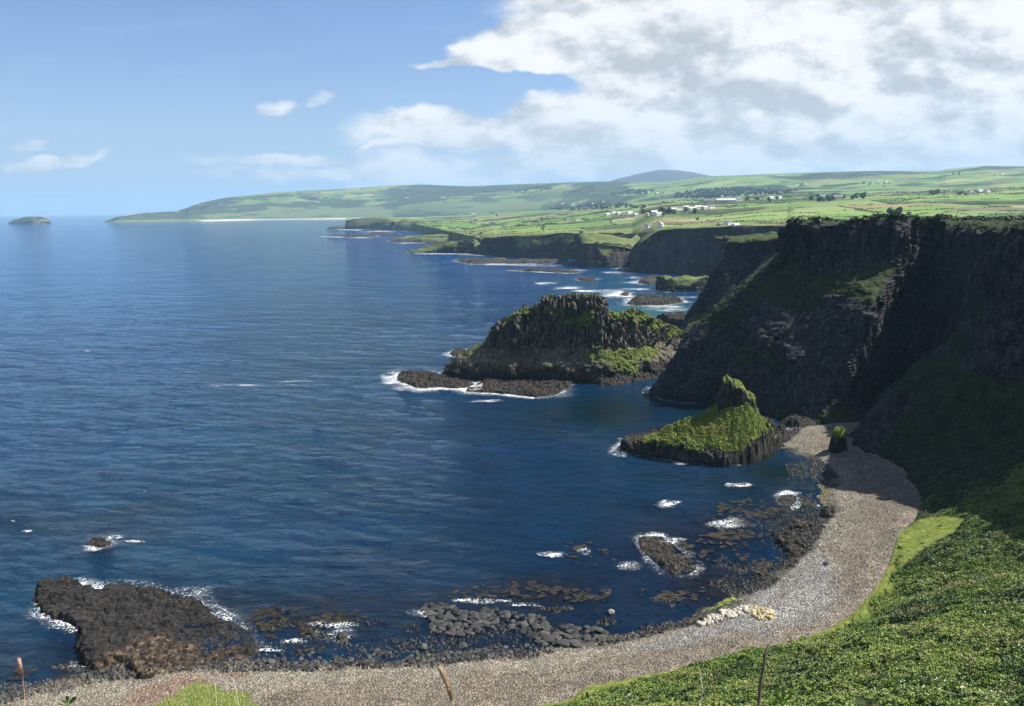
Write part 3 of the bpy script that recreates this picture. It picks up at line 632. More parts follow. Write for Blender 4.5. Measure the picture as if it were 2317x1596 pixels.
for (u, v, ru, rv) in [(1400, 806, 34, 26), (1455, 800, 48, 18), (1420, 828, 26, 14), (1345, 798, 36, 13), (1300, 725, 40, 14), (1330, 712, 22, 16), (1420, 712, 40, 8), (1190, 706, 30, 7), (1500, 735, 25, 8), (1400, 716, 26, 10), (1455, 722, 34, 12), (1505, 745, 34, 13), (1545, 768, 26, 12), (1150, 722, 20, 8), (1260, 702, 14, 10)]:
    c = V3(u, v, 500); k = 500/FPX
    g1 = np.maximum(g1, 1.15*np.exp(-(((X-c[0])/(ru*k))**2+((Z-c[2])/(rv*k))**2)))
g1 *= (np.arange(P.shape[1]) < P.shape[1]*.62)
N0 = normals(P); nz0 = N0[..., 2]
T = np.arange(P.shape[1])/P.shape[1]
k, e = blocks(P, 1.35, 5); k2, e2 = blocks(P, 4.2, 6)
gr = np.clip(g1+0.55*sstep(nz0+.2*fbm(P, 6, 3, 9), .35, .8), 0, 1); rw = 1-.8*sstep(gr, .3, .8)
colz = sstep(Z, 17, 21)
d = 1.6*fbm(P, (16, 16, 30), 4, 51)+rw*(colz*((k-.5)*3.2+(k2-.5)*3.4-(e < .2)*1.5+1.4*fbm(P, (4, 4, 30), 3, 52))+(1-colz)*(2.2*fbm(P, 5, 4, 53)+.7*fbm(P, 1.6, 3, 54)))+(1-rw)*(1.1*fbm(P, 3, 3, 55)+.6*fbm(P, 1.1, 2, 56))
d = d*(1-.65*sstep(nz0, .3, .8))
PI_ = P+N0*d[..., None]
idx3 = Z > 20
topw = sstep(nz0, .15, .75)*idx3
PI_[..., 2] += topw*((k-.5)*1.2+(k2-.6)*1.5)*sstep(X, V3(1105, 700, 500)[0], V3(1130, 700, 500)[0])*(1-.8*sstep(X, V3(1368, 700, 500)[0], V3(1385, 700, 500)[0]))
tag(grid('basalt_island', PI_, M_isle, {'grass': gr}), 'long crested island of upright basalt columns with turf ledges, joined to the cliff foot', 'sea rock')
def needle(name, u, v0, v1, w, Y, label):
    A = V3(u, v1, Y); B = V3(u, v0, Y); hgt = A[2]-B[2]; n, m = 10, 16
    P_ = np.zeros((n, m, 3))
    for i in range(n):
        a = 2*math.pi*i/(n-1)
        for j in range(m):
            t = j/(m-1); r = w*(1-.35*t)*(1+.25*math.sin(5*t+i)) if j < m-1 else 0
            P_[i, j] = (B[0]+r*math.cos(a), B[1]+r*math.sin(a), B[2]-2+(hgt+2)*t)
    P_[..., :2] += .25*fbm(P_, 1.2, 2, 3)[..., None]; P_[-1] = P_[0]
    tag(grid(name, P_, M_isle, {'grass': np.zeros((n, m))}), label, 'rock pinnacle')
needle('rock_pinnacle', 1185, 706, 686, 1.1, 503, 'thin basalt pillar standing up on the left shoulder of the island crest')
needle('rock_pinnacle', 1434, 708, 695, 1.5, 508, 'small pointed rock on the grassy right part of the island crest')
shL = [(894, 849), (905, 842), (950, 843), (1000, 848), (1050, 860), (1080, 870), (1055, 880), (1020, 881), (988, 877), (958, 882), (931, 876), (897, 862)]
shF = [(1050, 888), (1057, 879), (1090, 862), (1150, 856), (1220, 856), (1290, 862), (1300, 870), (1261, 896), (1210, 901), (1116, 891)]
shR = [(1345, 874), (1360, 862), (1400, 852), (1500, 830), (1528, 838), (1515, 849), (1453, 860), (1400, 871)]
for nm, pp, h, lab, fw, fs in (('rock_shelf', shL, 2.6, 'low dark rock shelf at the seaward left tip of the basalt island', 21, 1.3), ('rock_shelf', shF, 2.4, 'flat brown rock shelf with surf, right below the island cave', 12, 1.3), ('rock_shelf', shR, 3.2, 'grey rock ledge along the right foot of the island', 3, .35)):
    o, pl = reef(nm, pp, h, lab, 'rock', .5, 1.4, M_reef, 1.0, 1.5, seed=hash(lab) % 7+3 if False else len(lab))
    ring_foam(pl, fw, 1.0, (lambda x, y: 1.0 if x < 12 else .35), fs, len(lab))
blob_foam(885, 858, 38, 17, 1.1); blob_foam(1020, 840, 26, 6, .6); blob_foam(1180, 893, 60, 8, .9, .1)
ring_foam([at(u, v)[:2] for u, v in [(1483, 880), (1478, 893), (1500, 905), (1545, 912), (1600, 914), (1650, 922)][::-1]], 4, 1.5, None, .7, 3, closed=False)
blob_foam(1468, 885, 18, 12, 1.0)

# ------------------------------------------------------------------ grassy sea stack
stk = [(1396, 1019), (1404, 1008), (1430, 1003), (1461, 996), (1490, 985), (1560, 968), (1640, 960), (1722, 958), (1778, 982), (1780, 1002), (1752, 1028), (1732, 1042), (1690, 1052), (1639, 1057), (1562, 1051), (1509, 1043), (1461, 1035), (1420, 1026)]
YS = 340.0
def xz(u, v): p = V3(u, v, YS); return p[0], p[2]
con = np.array([xz(*p) for p in [(1440, 1006), (1461, 994), (1477, 984), (1518, 963), (1562, 938), (1590, 932), (1612, 920), (1636, 902), (1665, 884), (1695, 890), (1714, 920), (1729, 943), (1762, 972), (1778, 998), (1795, 1015)]])
sp1 = np.array([xz(*p) for p in [(1622, 935), (1625, 896), (1631, 868), (1634, 852), (1645, 848), (1657, 857), (1663, 868)]])
sp2 = np.array([xz(*p) for p in [(1655, 880), (1661, 857), (1667, 857), (1676, 864), (1689, 882), (1700, 888), (1709, 897), (1713, 925)]])
def stack_h(X, Y, sd, top):
    Q = p3(X, Y)
    Xw = X+.7*fbm(Q, 4, 3, 71)
    zc = np.interp(Xw, con[:, 0], con[:, 1], left=1, right=1)
    w = 15.5*np.sqrt(np.clip(1-((X-87)/43.)**2, .05, 1)); dy = (Y-YS)/w
    lean = np.clip(np.abs(dy), 0, 1)
    h = 4.5+(zc-4.5)*(1-lean**.9)
    gul = 1-np.abs(fbm(Q, (5, 14, 5), 4, 72)); h = h+1.3*(gul-.8)*(lean > 0)+.9*fbm(Q, 3.0, 3, 73)*sstep(lean, 0, .2)+.45*fbm(Q, 1.1, 2, 83)
    sk = 4.2+1.2*fbm(Q, 9, 3, 74)-1.5*sstep(-X, -66, -50)+(top*0)
    f1, f2, c = worley(X, Y, 1.15, 75); g1_, g2_, c2 = worley(X, Y, 3.6, 85); sk = sk+(c-.5)*1.4+(c2-.5)*1.6-np.clip(.25-(f2-f1), 0, .25)*4
    h = np.where(h > sk+.3, h, sk)
    X2 = X+.5*fbm(Q, 1.5, 3, 77); Y2 = Y+.5*fbm(Q, 1.5, 3, 78)
    for prof, yc, hw in ((sp1, YS+1.0, 3.0), (sp2, YS+1.8, 3.8)):
        inx = (X2 > prof[0, 0]) & (X2 < prof[-1, 0]); zt = np.interp(X2, prof[:, 0], prof[:, 1])
        t = np.abs(Y2-yc)/hw
        hs = zt*1.0-3.2*np.clip(t, 0, 1)**2.2+.5*fbm(Q, 1.2, 2, 79)
        h = np.where(inx & (t < 1) & (hs > h), hs, h)
    return h
def stack_g(X, Y, Z):
    Q = p3(X, Y); gz = np.gradient(Z, axis=0)**2+np.gradient(Z, axis=1)**2; st_ = np.sqrt(gz)/.35
    zc = np.interp(X, con[:, 0], con[:, 1], left=1, right=1)
    w = 15.5*np.sqrt(np.clip(1-((X-87)/43.)**2, .05, 1)); lean = np.abs(Y-YS)/w
    g = sstep(1-lean+.25*fbm(Q, 4, 3, 80), .0, .18)*sstep(Z, 4.8, 6.0)
    return np.clip(g*(1-.9*sstep(st_, 2.2, 3.4))*(1-.45*sstep(Z+1.5*fbm(Q, 2, 3, 82), 22, 24)), 0, 1)
o, pl = reef('sea_stack', stk, 5, 'grassy cone of rock with a rocky twin topped spire, in the shallows off the spit', 'sea stack', .33, 5.0, M_stack, .7, 1.2, stack_h, grass=stack_g, seed=60)
def sfoam(x, y): return 1.0 if x < 52 else (.55 if x < 88 and y < 335 else 0.12)
ring_foam(pl, 3.5, .6, sfoam, 1.0, 9); blob_foam(1405, 1018, 34, 20, 1.1); blob_foam(1425, 998, 34, 7, .9); blob_foam(1545, 1049, 30, 5, .9)
# grass tussocks on the stack
co = np.array([v.co[:] for v in o.data.vertices]); ga = np.zeros(len(co), np.float32); o.data.attributes['grass'].data.foreach_get('value', ga)
ii = np.where(ga > .7)[0]; ii = RNG.choice(ii, min(len(ii), 16000), False)
M_tuss = leaf_mat('tussock_grass', [(0.22, (0.055, 0.09, 0.014)), (0.40, (0.13, 0.185, 0.028)), (0.58, (0.21, 0.245, 0.042)), (0.8, (0.29, 0.27, 0.075))])
tag(tufts('tussock_grass', co[ii], .5, M_tuss, 5, np.clip(.5+.5*fbm(co[ii], 3, 3, 5)+RNG.normal(0, .12, len(ii)), 0, 1), lift=.12, flat=.35), 'rough tussock grass covering the cone of the sea stack', 'grass', kind='stuff')
# small round pillar rock on the beach
c = at(1903, 1022, 3); ang = np.linspace(0, 2*np.pi, 18, endpoint=False)
circ = [(c[0]+3.9*math.cos(a), c[1]+3.6+3.4*math.sin(a), 0) for a in ang]
def ph(X, Y, sd, top): return 10.4-4.2*np.clip(1-sd/3.4, 0, 1)**2+.5*fbm(p3(X, Y), 1.3, 3, 5)
def pg(X, Y, Z): return sstep(Z+.6*fbm(p3(X, Y), 1.5, 2, 6), 6.2, 7.2)
reef('rock_stump', circ, 10, 'stubby rounded rock stump capped with turf, on the beach at the cliff spur', 'rock', .22, 7.0, M_stack, .35, 1.2, ph, grass=pg, seed=88, world=True, z0=2.0)
# rubble between stump and stack
reef('rock', [(1855, 985), (1870, 965), (1895, 975), (1898, 1002), (1880, 1012), (1850, 1006)], 2.4, 'pale yellowish cobble mound left of the turf capped stump', 'rock', .4, .7, simple('yellow_cobble', (0.24, 0.22, 0.12), .9, .6, 1.4), 1.0, 1.2, seed=99, z0=1.0)

# ------------------------------------------------------------------ farther cliffs
def farcliff(name, rows, label, res, dY=10, back=60, backz=0, amp=1.0, mat=None, col=None, gctl=0, seed=0, close=False, kind='structure', cat='cliff', brown=None):
    C = []
    for (bu, bv, tu, tv) in rows:
        B = at(bu, bv, 0); T_ = V3(tu, tv, B[1]+dY); Mi = B*.55+T_*.45; Mi[1] -= dY*.12
        r = [B+np.array([0, 0, -3.]), Mi, T_-np.array([0, 0, 1.0]), T_+np.array([0, dY*.4, 0]), T_+np.array([0, back, backz])]
        if close: r.append(np.array([T_[0], T_[1]+back+dY, -3.0]))
        C.append(r)
    P = loft(C, res, res*.8); N = normals(P)
    gr = np.clip(sstep(N[..., 2]+.2*fbm(P, res*6, 3, seed), .35, .7)+gctl, 0, 1); rw = 1-gr
    k, e = blocks(P, col or res*2.2, seed+3); k2, e2 = blocks(P, (col or res*2.2)*3, seed+4)
    d = amp*res*(2.5*fbm(P, (res*14, res*14, res*30), 4, seed+5)+rw*((k-.5)*1.6+(k2-.5)*2.0+1.6*fbm(P, (res*4, res*4, res*16), 3, seed+6))+gr*1.0*fbm(P, res*5, 3, seed+7))
    return tag(grid(name, P+N*d[..., None], mat or M_far, {'grass': gr}), label, cat, None, kind)
M_farhaze = rock_mat('distant_cliff', (0.025, 0.02, 0.017), (0.065, 0.054, 0.04), (0.12, 0.10, 0.075), gA=(0.035, 0.05, 0.018), gB=(0.07, 0.085, 0.034), gC=(0.11, 0.10, 0.05), sc=0.05, wet=False)
# lower headland behind the big one
C = []
for base, pts in [((1560, 740), [(1568, 712, 720), (1588, 680, 722), (1615, 622, 726), (1650, 572, 728), (1655, 546, 728)]),
                  ((1538, 758), [(1547, 722, 682), (1566, 688, 684), (1600, 626, 688), (1634, 573, 690), (1643, 546, 690)]),
                  ((1580, 778), [(1590, 722, 670), (1612, 672, 676), (1645, 612, 680), (1684, 566, 684), (1690, 542, 684)]),
                  ((1640, 792), [(1660, 730, 660), (1680, 670, 668), (1708, 610, 674), (1740, 565, 678), (1740, 539, 678)]),
                  ((1720, 802), [(1740, 740, 650), (1752, 670, 660), (1775, 610, 666), (1795, 562, 672), (1795, 535, 672)]),
                  ((1800, 812), [(1820, 740, 640), (1830, 670, 650), (1845, 610, 660), (1860, 560, 665), (1860, 533, 665)])]:
    r = [at(*base, 0)+np.array([0, 0, -2.])]+[V3(*p) for p in pts]; t = r[-1]; r += [t+np.array([3, 24, .8]), t+np.array([6, 70, 0.5])]; C.append(r)
P, gr = rocky(loft(C, 1.6, 1.4), 0, 1.0, 2.4, 33, big=3.0)
tag(grid('headland_cliff', P, M_cliff, {'grass': gr}), 'lower dark headland with a strip of sunlit turf on top, behind the main cliff', 'cliff', kind='structure')
farcliff('headland_cliff', [(1432, 603, 1446, 575), (1421, 612, 1430, 592), (1438, 616, 1446, 556), (1465, 617, 1474, 532), (1500, 618, 1503, 520), (1560, 620, 1560, 517.5), (1640, 624, 1640, 515.5), (1720, 627, 1720, 513.5), (1800, 630, 1800, 511)], 'long sheer black cliff with fields and cottages above it', 3.0, 18, 60, .5, .4, seed=1)
farcliff('promontory_cliff', [(1322, 590, 1326, 540), (1302, 596, 1309, 552), (1310, 604, 1318, 551), (1345, 606, 1348, 550), (1395, 605, 1400, 554), (1427, 600, 1440, 560), (1445, 592, 1458, 548)], 'rounded columnar promontory with a bright grass top, between the black cliffs', 3.2, 16, 95, 13, .45, seed=2, mat=M_isle if False else M_far)
farcliff('columnar_cliff', [(1082, 572, 1088, 550), (1086, 575, 1094, 540), (1110, 578, 1112, 537), (1150, 582, 1152, 534), (1200, 584, 1205, 531), (1262, 585, 1266, 529), (1322, 586, 1325, 530), (1400, 586, 1410, 528)], 'broad dark columnar cliff standing in the sea left of the grass topped promontory', 4.0, 22, 80, 1, .35, seed=3)
farcliff('columnar_cliff', [(916, 571, 919, 568), (935, 572, 938, 560), (965, 572, 967, 553), (1010, 572.5, 1012, 547), (1050, 573, 1050, 543), (1075, 574, 1073, 544), (1092, 574, 1088, 556)], 'low ragged black cliff point tapering down to the sea', 4.0, 20, 60, -6, .6, seed=4)
farcliff('columnar_cliff', [(884, 543.5, 887, 542), (910, 547, 914, 539), (950, 548.5, 953, 535), (1000, 548, 1005, 533.5), (1060, 546, 1065, 533), (1110, 545, 1115, 533)], 'low row of dark columns above the broad rock shelf', 5.0, 24, 110, 2, .35, seed=5)
farcliff('headland', [(783, 517, 785, 512), (782, 518, 786, 502), (800, 518.5, 803, 496), (845, 518.5, 846, 495), (870, 519, 872, 499), (884, 519.5, 885, 503)], 'small brown headland with sheer sides, far along the coast at the end of the white beach', 9.0, 60, 260, 0, .3, mat=M_farhaze, seed=6)
farcliff('headland', [(880, 520, 884, 514), (890, 521, 893, 506), (905, 521.5, 908, 500), (940, 522, 942, 504), (965, 523, 966, 512), (1000, 526, 1002, 519)], 'broken green and brown cliff just right of the small brown headland', 8.0, 60, 200, 0, .5, mat=M_farhaze, gctl=.15, seed=7)
farcliff('stump_cliff', [(1486, 655, 1491, 648), (1492, 657, 1497, 636), (1506, 660, 1508, 629), (1535, 661, 1536, 631), (1570, 660, 1572, 629), (1602, 655, 1604, 626)], 'low black rock stump with turf on top, in the surf under the long black cliff', 1.8, 8, 20, 1, 1.0, seed=8)
farcliff('sea_island', [(18, 505.5, 22, 503.5), (30, 505.5, 33, 497), (50, 505.5, 52, 492), (75, 505.5, 77, 491.5), (90, 505, 90, 493.5), (97, 505, 95, 502)], 'small flat topped rock island on the horizon at the far left', 14.0, 60, 120, 0, .25, mat=M_farhaze, seed=9, close=True, kind=None, cat='island')
for l, w_, s_ in (([(918, 572), (1000, 573.5), (1085, 575)], 26, .9), ([(1090, 577), (1200, 586), (1300, 587)], 8, .3), ([(1305, 605), (1395, 606.5), (1425, 602)], 9, .45), ([(1424, 614), (1500, 619), (1600, 622)], 7, .3), ([(884, 545), (950, 549.5), (1060, 548)], 20, .5), ([(1488, 657), (1520, 662), (1600, 659)], 7, .6), ([(783, 519), (860, 520.5), (960, 525)], 60, .6), ([(1545, 770), (1570, 790), (1640, 800)], 4, .4)):
    ring_foam([at(u, v)[:2] for u, v in l][::-1], w_, 4, None, s_, 5, closed=False, step=4)

# ------------------------------------------------------------------ farmland beyond
def landfun(E):
    """columns (u, v0, Y0, v1, Y1) -> arrays over q = x/y"""
    A = []
    for (u, v0, Y0, v1, Y1) in E:
        a = V3(u, v0, Y0); b = V3(u, v1, Y1); A.append((a[0]/a[1], a[2], Y0, b[2], Y1))
    return np.array(A)
NE = landfun([(782, 497.5, 4790, 494.5, 5600), (905, 500, 4560, 491, 7000), (960, 511, 3600, 490, 7500), (1000, 520, 2800, 488, 7500), (1060, 532.5, 2330, 486, 7500), (1085, 538.5, 2010, 484, 7500), (1180, 532, 1990, 478, 7200), (1322, 530, 1960, 468, 6800), (1430, 527, 1900, 457, 6300), (1478, 524, 1440, 453, 6100), (1500, 520, 1350, 450, 6000), (1640, 515.5, 1335, 440, 5800), (1780, 511.5, 1310, 432, 5600), (1798, 508, 640, 430, 5600), (1900, 507, 575, 427, 5500), (2100, 506.5, 560, 420, 5200), (2316, 504, 500, 412, 5000), (2800, 500, 420, 408, 5000)])
_nr = [(782, 497.5, 4790, 61), (905, 500, 4560, 40), (960, 511, 3600, 24), (1000, 520, 2800, 26), (1060, 532.5, 2330, 28), (1085, 538.5, 2010, 32), (1180, 532, 1800, 45), (1322, 530, 1300, 66), (1450, 527, 800, 82), (1500, 520, 640, 86), (1798, 508, 600, 87.5), (2100, 506, 560, 87), (2316, 504, 500, 88), (2800, 500, 420, 89)]
NQ = np.array([V3(a[0], a[1], a[2])[0]/a[2] for a in _nr]); NY = np.array([a[2] for a in _nr], float); NZ = np.array([a[3] for a in _nr], float)
for _i in range(6): NZ[_i] = NE[_i, 1]
FE = landfun([(236, 503.6, 8850, 502, 8900), (265, 503.6, 8850, 490, 9000), (330, 503, 8900, 480.5, 9600), (400, 502.5, 9000, 477.5, 10000), (430, 502.5, 9000, 468, 10000), (450, 501, 9200, 460, 10500), (513, 498.7, 9400, 446.5, 10800), (575, 497.8, 9500, 440, 11000), (634, 497.2, 9500, 433.5, 11500), (700, 496.6, 9500, 430, 11500), (780, 496, 9500, 427, 11500), (888, 495.5, 9400, 419, 11500), (957, 493, 9000, 417, 11300), (1057, 489, 8500, 421, 11000), (1225, 479, 8000, 414, 10500), (1363, 469, 7000, 410, 10000), (1500, 457, 6500, 412, 9500), (1610, 447, 6200, 398, 9000), (1743, 439, 6000, 393, 8500), (1951, 430, 5600, 386, 8200), (2121, 424, 5400, 386, 8000), (2140, 423, 5300, 382, 8000), (2224, 420, 5200, 374.5, 7800), (2316, 414, 5100, 376, 7800), (2800, 412, 5100, 372, 7800)])
def land_z(E, x, y, far):
    q = x/y; z0, Y0, z1, Y1 = [np.interp(q, E[:, 0], E[:, i]) for i in (1, 2, 3, 4)]
    t = np.clip((y-Y0)/(Y1-Y0), 0, 1.2); Q = p3(x, y)
    if not far:
        Y0r = np.interp(q, NQ, NY); z0r = np.interp(q, NQ, NZ); tr = np.clip((y-Y0r)/(Y1-Y0r), 0, 1.1); t0r = np.clip((Y0-Y0r)/(Y1-Y0r), 0, 1)
        ex = 1.25+.5*sstep(q, .10, .24)
        dip = lambda Yv: 17*sstep(q, .12, .24)*np.exp(-((Yv-1450)/620.)**2)
        zr = z0r+(z1-z0r)*tr**ex-dip(y); e0 = z0r+(z1-z0r)*t0r**ex-dip(Y0)-z0; zr = zr-e0*np.exp(-(y-Y0)/np.where(e0 > 3, 1400-800*sstep(q, .2, .28), 260.))
    if far:
        s = t**.62; z = z0+(z1-z0)*s
        z = z+(26*fbm(Q, 900, 4, 201)+9*fbm(Q, 260, 3, 207))*np.clip(t*3, 0, 1)*np.clip((1-t)*2.5, 0, 1)*np.clip((z1-z0)/120, 0, 1)
        z = np.where(t > 1, z1-(t-1)*600, z)
    else:
        z = zr+(9*fbm(Q, 420, 4, 202)+2.5*fbm(Q, 90, 3, 203))*np.clip(t*9, 0, 1)*sstep(1-t, 0, .2)+1.2*fbm(Q, 14, 3, 208)*sstep(.05-t, 0, .03)
    return z, t
RA = R(14); ca, sa = math.cos(RA), math.sin(RA)
def fwarp(x, y):
    Q = p3(x, y); return 75*fbm(Q, 520, 3, 205), 60*fbm(Q, 520, 3, 206)
def ab(x, y):
    wx, wy = fwarp(x, y); return ca*x+sa*y+wx, -sa*x+ca*y+wy
def inv_ab(a, b):
    x = ca*a-sa*b; y = sa*a+ca*b
    for _ in range(7):
        wx, wy = fwarp(x, y); a2, b2 = a-wx, b-wy; x = ca*a2-sa*b2; y = sa*a2+ca*b2
    return x, y
FH, FW = 135.0, 235.0
def hh(i, j, s): return _hash(np.asarray(i), np.asarray(j), np.asarray(i)*0, s)
def cell(a, b):
    j = np.floor(b/FH); w = FW*(.55+.9*hh(j, j*0, 301)); o_ = hh(j, j*0, 302)*FW; i = np.floor((a+o_)/w); return i, j
PAL = .86*np.array([(.115, .21, .045), (.135, .235, .05), (.10, .18, .045), (.12, .19, .055), (.15, .23, .06), (.09, .155, .045), (.17, .22, .075), (.14, .225, .05), (.24, .21, .10), (.06, .085, .035), (.13, .12, .07), (.12, .215, .045)])
def fieldcol(x, y, z, t, far):
    a, b = ab(x, y); i, j = cell(a, b); r = hh(i, j, 303); c = PAL[(r*len(PAL)).astype(int) % len(PAL)]
    r2 = hh(i, j, 304); r2 = np.where(r > 1, r2, r2); c = c*(.82+.36*r2)[..., None]
    rough = sstep(fbm(p3(x, y), 420 if not far else 900, 4, 306)+(.22 if far else -.1)+(.35*fbm(p3(x, y), 190, 3, 312) if far else 0), .36, .5)
    fr = np.array((.05, .066, .03))*(.8+.5*fbm(p3(x, y), 60, 3, 307))[..., None]
    c = c*(1-rough[..., None])+fr*rough[..., None]
    c = c*.86+.14*c.mean(-1, keepdims=True)*np.array([1.1, 1.15, .9])
    # hedge line in ground colour
    w = FW*(.55+.9*hh(j, j*0, 301)); o_ = hh(j, j*0, 302)*FW
    ea = np.abs(((a+o_)/w)-np.round((a+o_)/w))*w; eb = np.abs(b/FH-np.round(b/FH))*FH
    wd = 3.0+y/1100.
    hl = .7*np.maximum(sstep(wd*.7-ea, -1, 1), sstep(wd*.7-eb, -1, 1))*(.5+.5*sstep(fbm(p3(x, y), 70, 2, 308), -.5, .2))*(1-rough)
    c = c*(1-hl[..., None])+np.array((.035, .05, .025))*hl[..., None]
    return c
def land_mat():
    m, nt, b = material('farmland'); P = nt.pos(); c = nt.attr('col', 'Color')
    n = nt.math('ADD', 0.62, nt.math('MULTIPLY', nt.noise(P, 0.03, 6, .7), .75))
    cb = nt.new('ShaderNodeCombineXYZ')
    for i in range(3): nt.link(n, cb.inputs[i])
    nt.link(nt.mix(1.0, c, cb.outputs[0], 'MULTIPLY'), b.inputs['Base Color']); b.inputs['Specular IOR Level'].default_value = 0.05
    b.inputs['Roughness'].default_value = 1.0; return m
M_land = land_mat()
def build_land(name, E, nq, nt_, far, label):
    q = np.linspace(E[0, 0], E[-1, 0], nq) if far else np.interp(np.linspace(0, 1, nq), [0, 1], [E[0, 0], E[-1, 0]])
    Y0 = np.interp(q, E[:, 0], E[:, 2]); Y1 = np.interp(q, E[:, 0], E[:, 4])
    t = np.linspace(0, 1, nt_)**(1.0 if far else 1.5); t = np.r_[-.002, t, 1.15 if far else 1.02]
    Y = Y0[:, None]+(Y1-Y0)[:, None]*t[None]; Xx = q[:, None]*Y
    z, tt = land_z(E, Xx, Y, far); c = fieldcol(Xx, Y, z, tt, far)
    if far:
        u_ = proj(np.stack([Xx, Y, z], -1))[0]
        sand = sstep(12-z, 0, 4)*sstep(u_, 430, 470)*(1-sstep(u_, 830, 900)); c = c*(1-sand[..., None])+np.array((.62, .52, .42))*sand[..., None]
        sc = sstep(fbm(p3(Xx, z*6, Y), (260, 160, 900), 4, 311)+.9*np.exp(-((tt-.30)/.13)**2), .40, .60)*(1-sstep(u_, 1150, 1350))*sstep(z, 14, 30)
        c = c*(1-sc[..., None])+np.array((.045, .060, .032))*sc[..., None]
        gsl = sstep(.26-tt, 0, .1)*(1-sand)*(1-sstep(u_, 1150, 1350))*(1-sc); c = c*(1-gsl[..., None])+np.array((.105, .135, .06))*gsl[..., None]
        lowl = (1-sstep(u_, 440, 480)); 
    else:
        cst = sstep(.045-tt+.03*fbm(p3(Xx, Y), 120, 3, 309), -.01, .02); c = c*(1-cst[..., None])+(np.array((.125, .14, .055))*(1+.45*fbm(p3(Xx, Y), 45, 4, 310))[..., None])*cst[..., None]
    z[:, 0] = -3
    P = np.stack([Xx, Y, z], -1)
    o = grid(name, P, M_land, {'col': c}, flip=False, smooth=True); tag(o, label, 'land', None, 'structure'); return P
LN = build_land('farmland', NE, 1000, 420, False, 'patchwork of green pastures above the coastal cliffs')
LF = build_land('hills', FE, 760, 200, True, 'distant green hills with a pale beach at their foot')
# blue mountain
q = np.linspace(-1, 1, 90); Yt = np.linspace(-1, 1, 50); c = V3(1500, 384, 13500); wL = (V3(1500, 400, 13500)-V3(1345, 400, 13500))[0]; wR = (V3(1640, 400, 13500)-V3(1500, 400, 13500))[0]
Xm = np.where(q < 0, q*wL*1.6, q*wR*1.8)[:, None]+c[0]+0*Yt[None]; Ym = c[1]+Yt[None]*1800+0*q[:, None]
zp = np.interp(q, [-1, -.62, -.42, -.2, -.08, 0, .1, .25, .42, .56, 1], [0.0, .62, .80, .94, .99, 1, .985, .93, .84, .76, .3])
Zm = (zp[:, None]**1)*(c[2])*np.cos(np.clip(Yt, -1, 1)*np.pi/2)[None]**.6+6*fbm(p3(Xm, Ym), 500, 3, 4)
tag(grid('mountain', np.stack([Xm, Ym, Zm], -1), simple('moorland', (.045, .055, .055), .95, .2, .002), smooth=True), 'rounded blue mountain rising behind the green hills', 'mountain', kind='structure')

# ------------------------------------------------------------------ sea
rr = 60*np.exp(np.arange(0, math.log(42000/60), .0072)); th = np.radians(np.linspace(-72, 72, 620))
RRg, TH = np.meshgrid(rr, th, indexing='ij'); Xs, Ys = RRg*np.sin(TH), RRg*np.cos(TH); Q = p3(Xs, Ys)
wa = R(-24); Xr, Yr = Xs*math.cos(wa)+Ys*math.sin(wa), -Xs*math.sin(wa)+Ys*math.cos(wa); Qr = p3(Xr, Yr)
fade = np.exp(-RRg/900.); shl = np.array([c_ for c_ in [0]])
zs = (.42*fbm(Qr, (34, 12, 1), 3, 401)+.16*fbm(Qr, (11, 4.5, 1), 3, 402))*fade
def zone(lst):
    a = np.zeros(Xs.shape)
    for (u, v, ru, rv, w) in lst:
        c = at(u, v); ex = abs(at(u+ru, v)[0]-c[0]); ey = abs(at(u, v-rv)[1]-at(u, v+rv)[1])/2
        a = np.maximum(a, w*np.exp(-(((Xs-c[0])/ex)**2+((Ys-c[1])/ey)**2)))
    return a
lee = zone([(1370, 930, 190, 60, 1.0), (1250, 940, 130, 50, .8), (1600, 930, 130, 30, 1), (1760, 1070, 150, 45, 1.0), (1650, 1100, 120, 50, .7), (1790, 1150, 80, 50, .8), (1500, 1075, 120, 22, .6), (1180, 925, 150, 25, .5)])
turq = zone([(1480, 705, 110, 30, 1.2), (1430, 640, 160, 20, .5), (1400, 660, 140, 22, .5), (1150, 578, 100, 6, .5), (1500, 690, 60, 10, .8), (850, 498, 200, 8, .4)])
reddish = zone([(300, 1480, 500, 70, 1.0), (1000, 1430, 600, 60, 1.2), (1600, 1320, 170, 80, 1.1), (1790, 1200, 90, 70, 1.1), (200, 1180, 260, 60, .8), (700, 1400, 700, 90, 1.0), (1300, 1340, 300, 90, 1.0), (1500, 1230, 180, 70, .9), (1650, 1200, 130, 60, .8), (1450, 1150, 170, 50, .5), (1000, 1280, 300, 70, .5)])
reddish = reddish*(.7+.6*fbm(Q, 30, 4, 405)); zs *= 1-.5*np.clip(lee+.6*reddish, 0, 1)
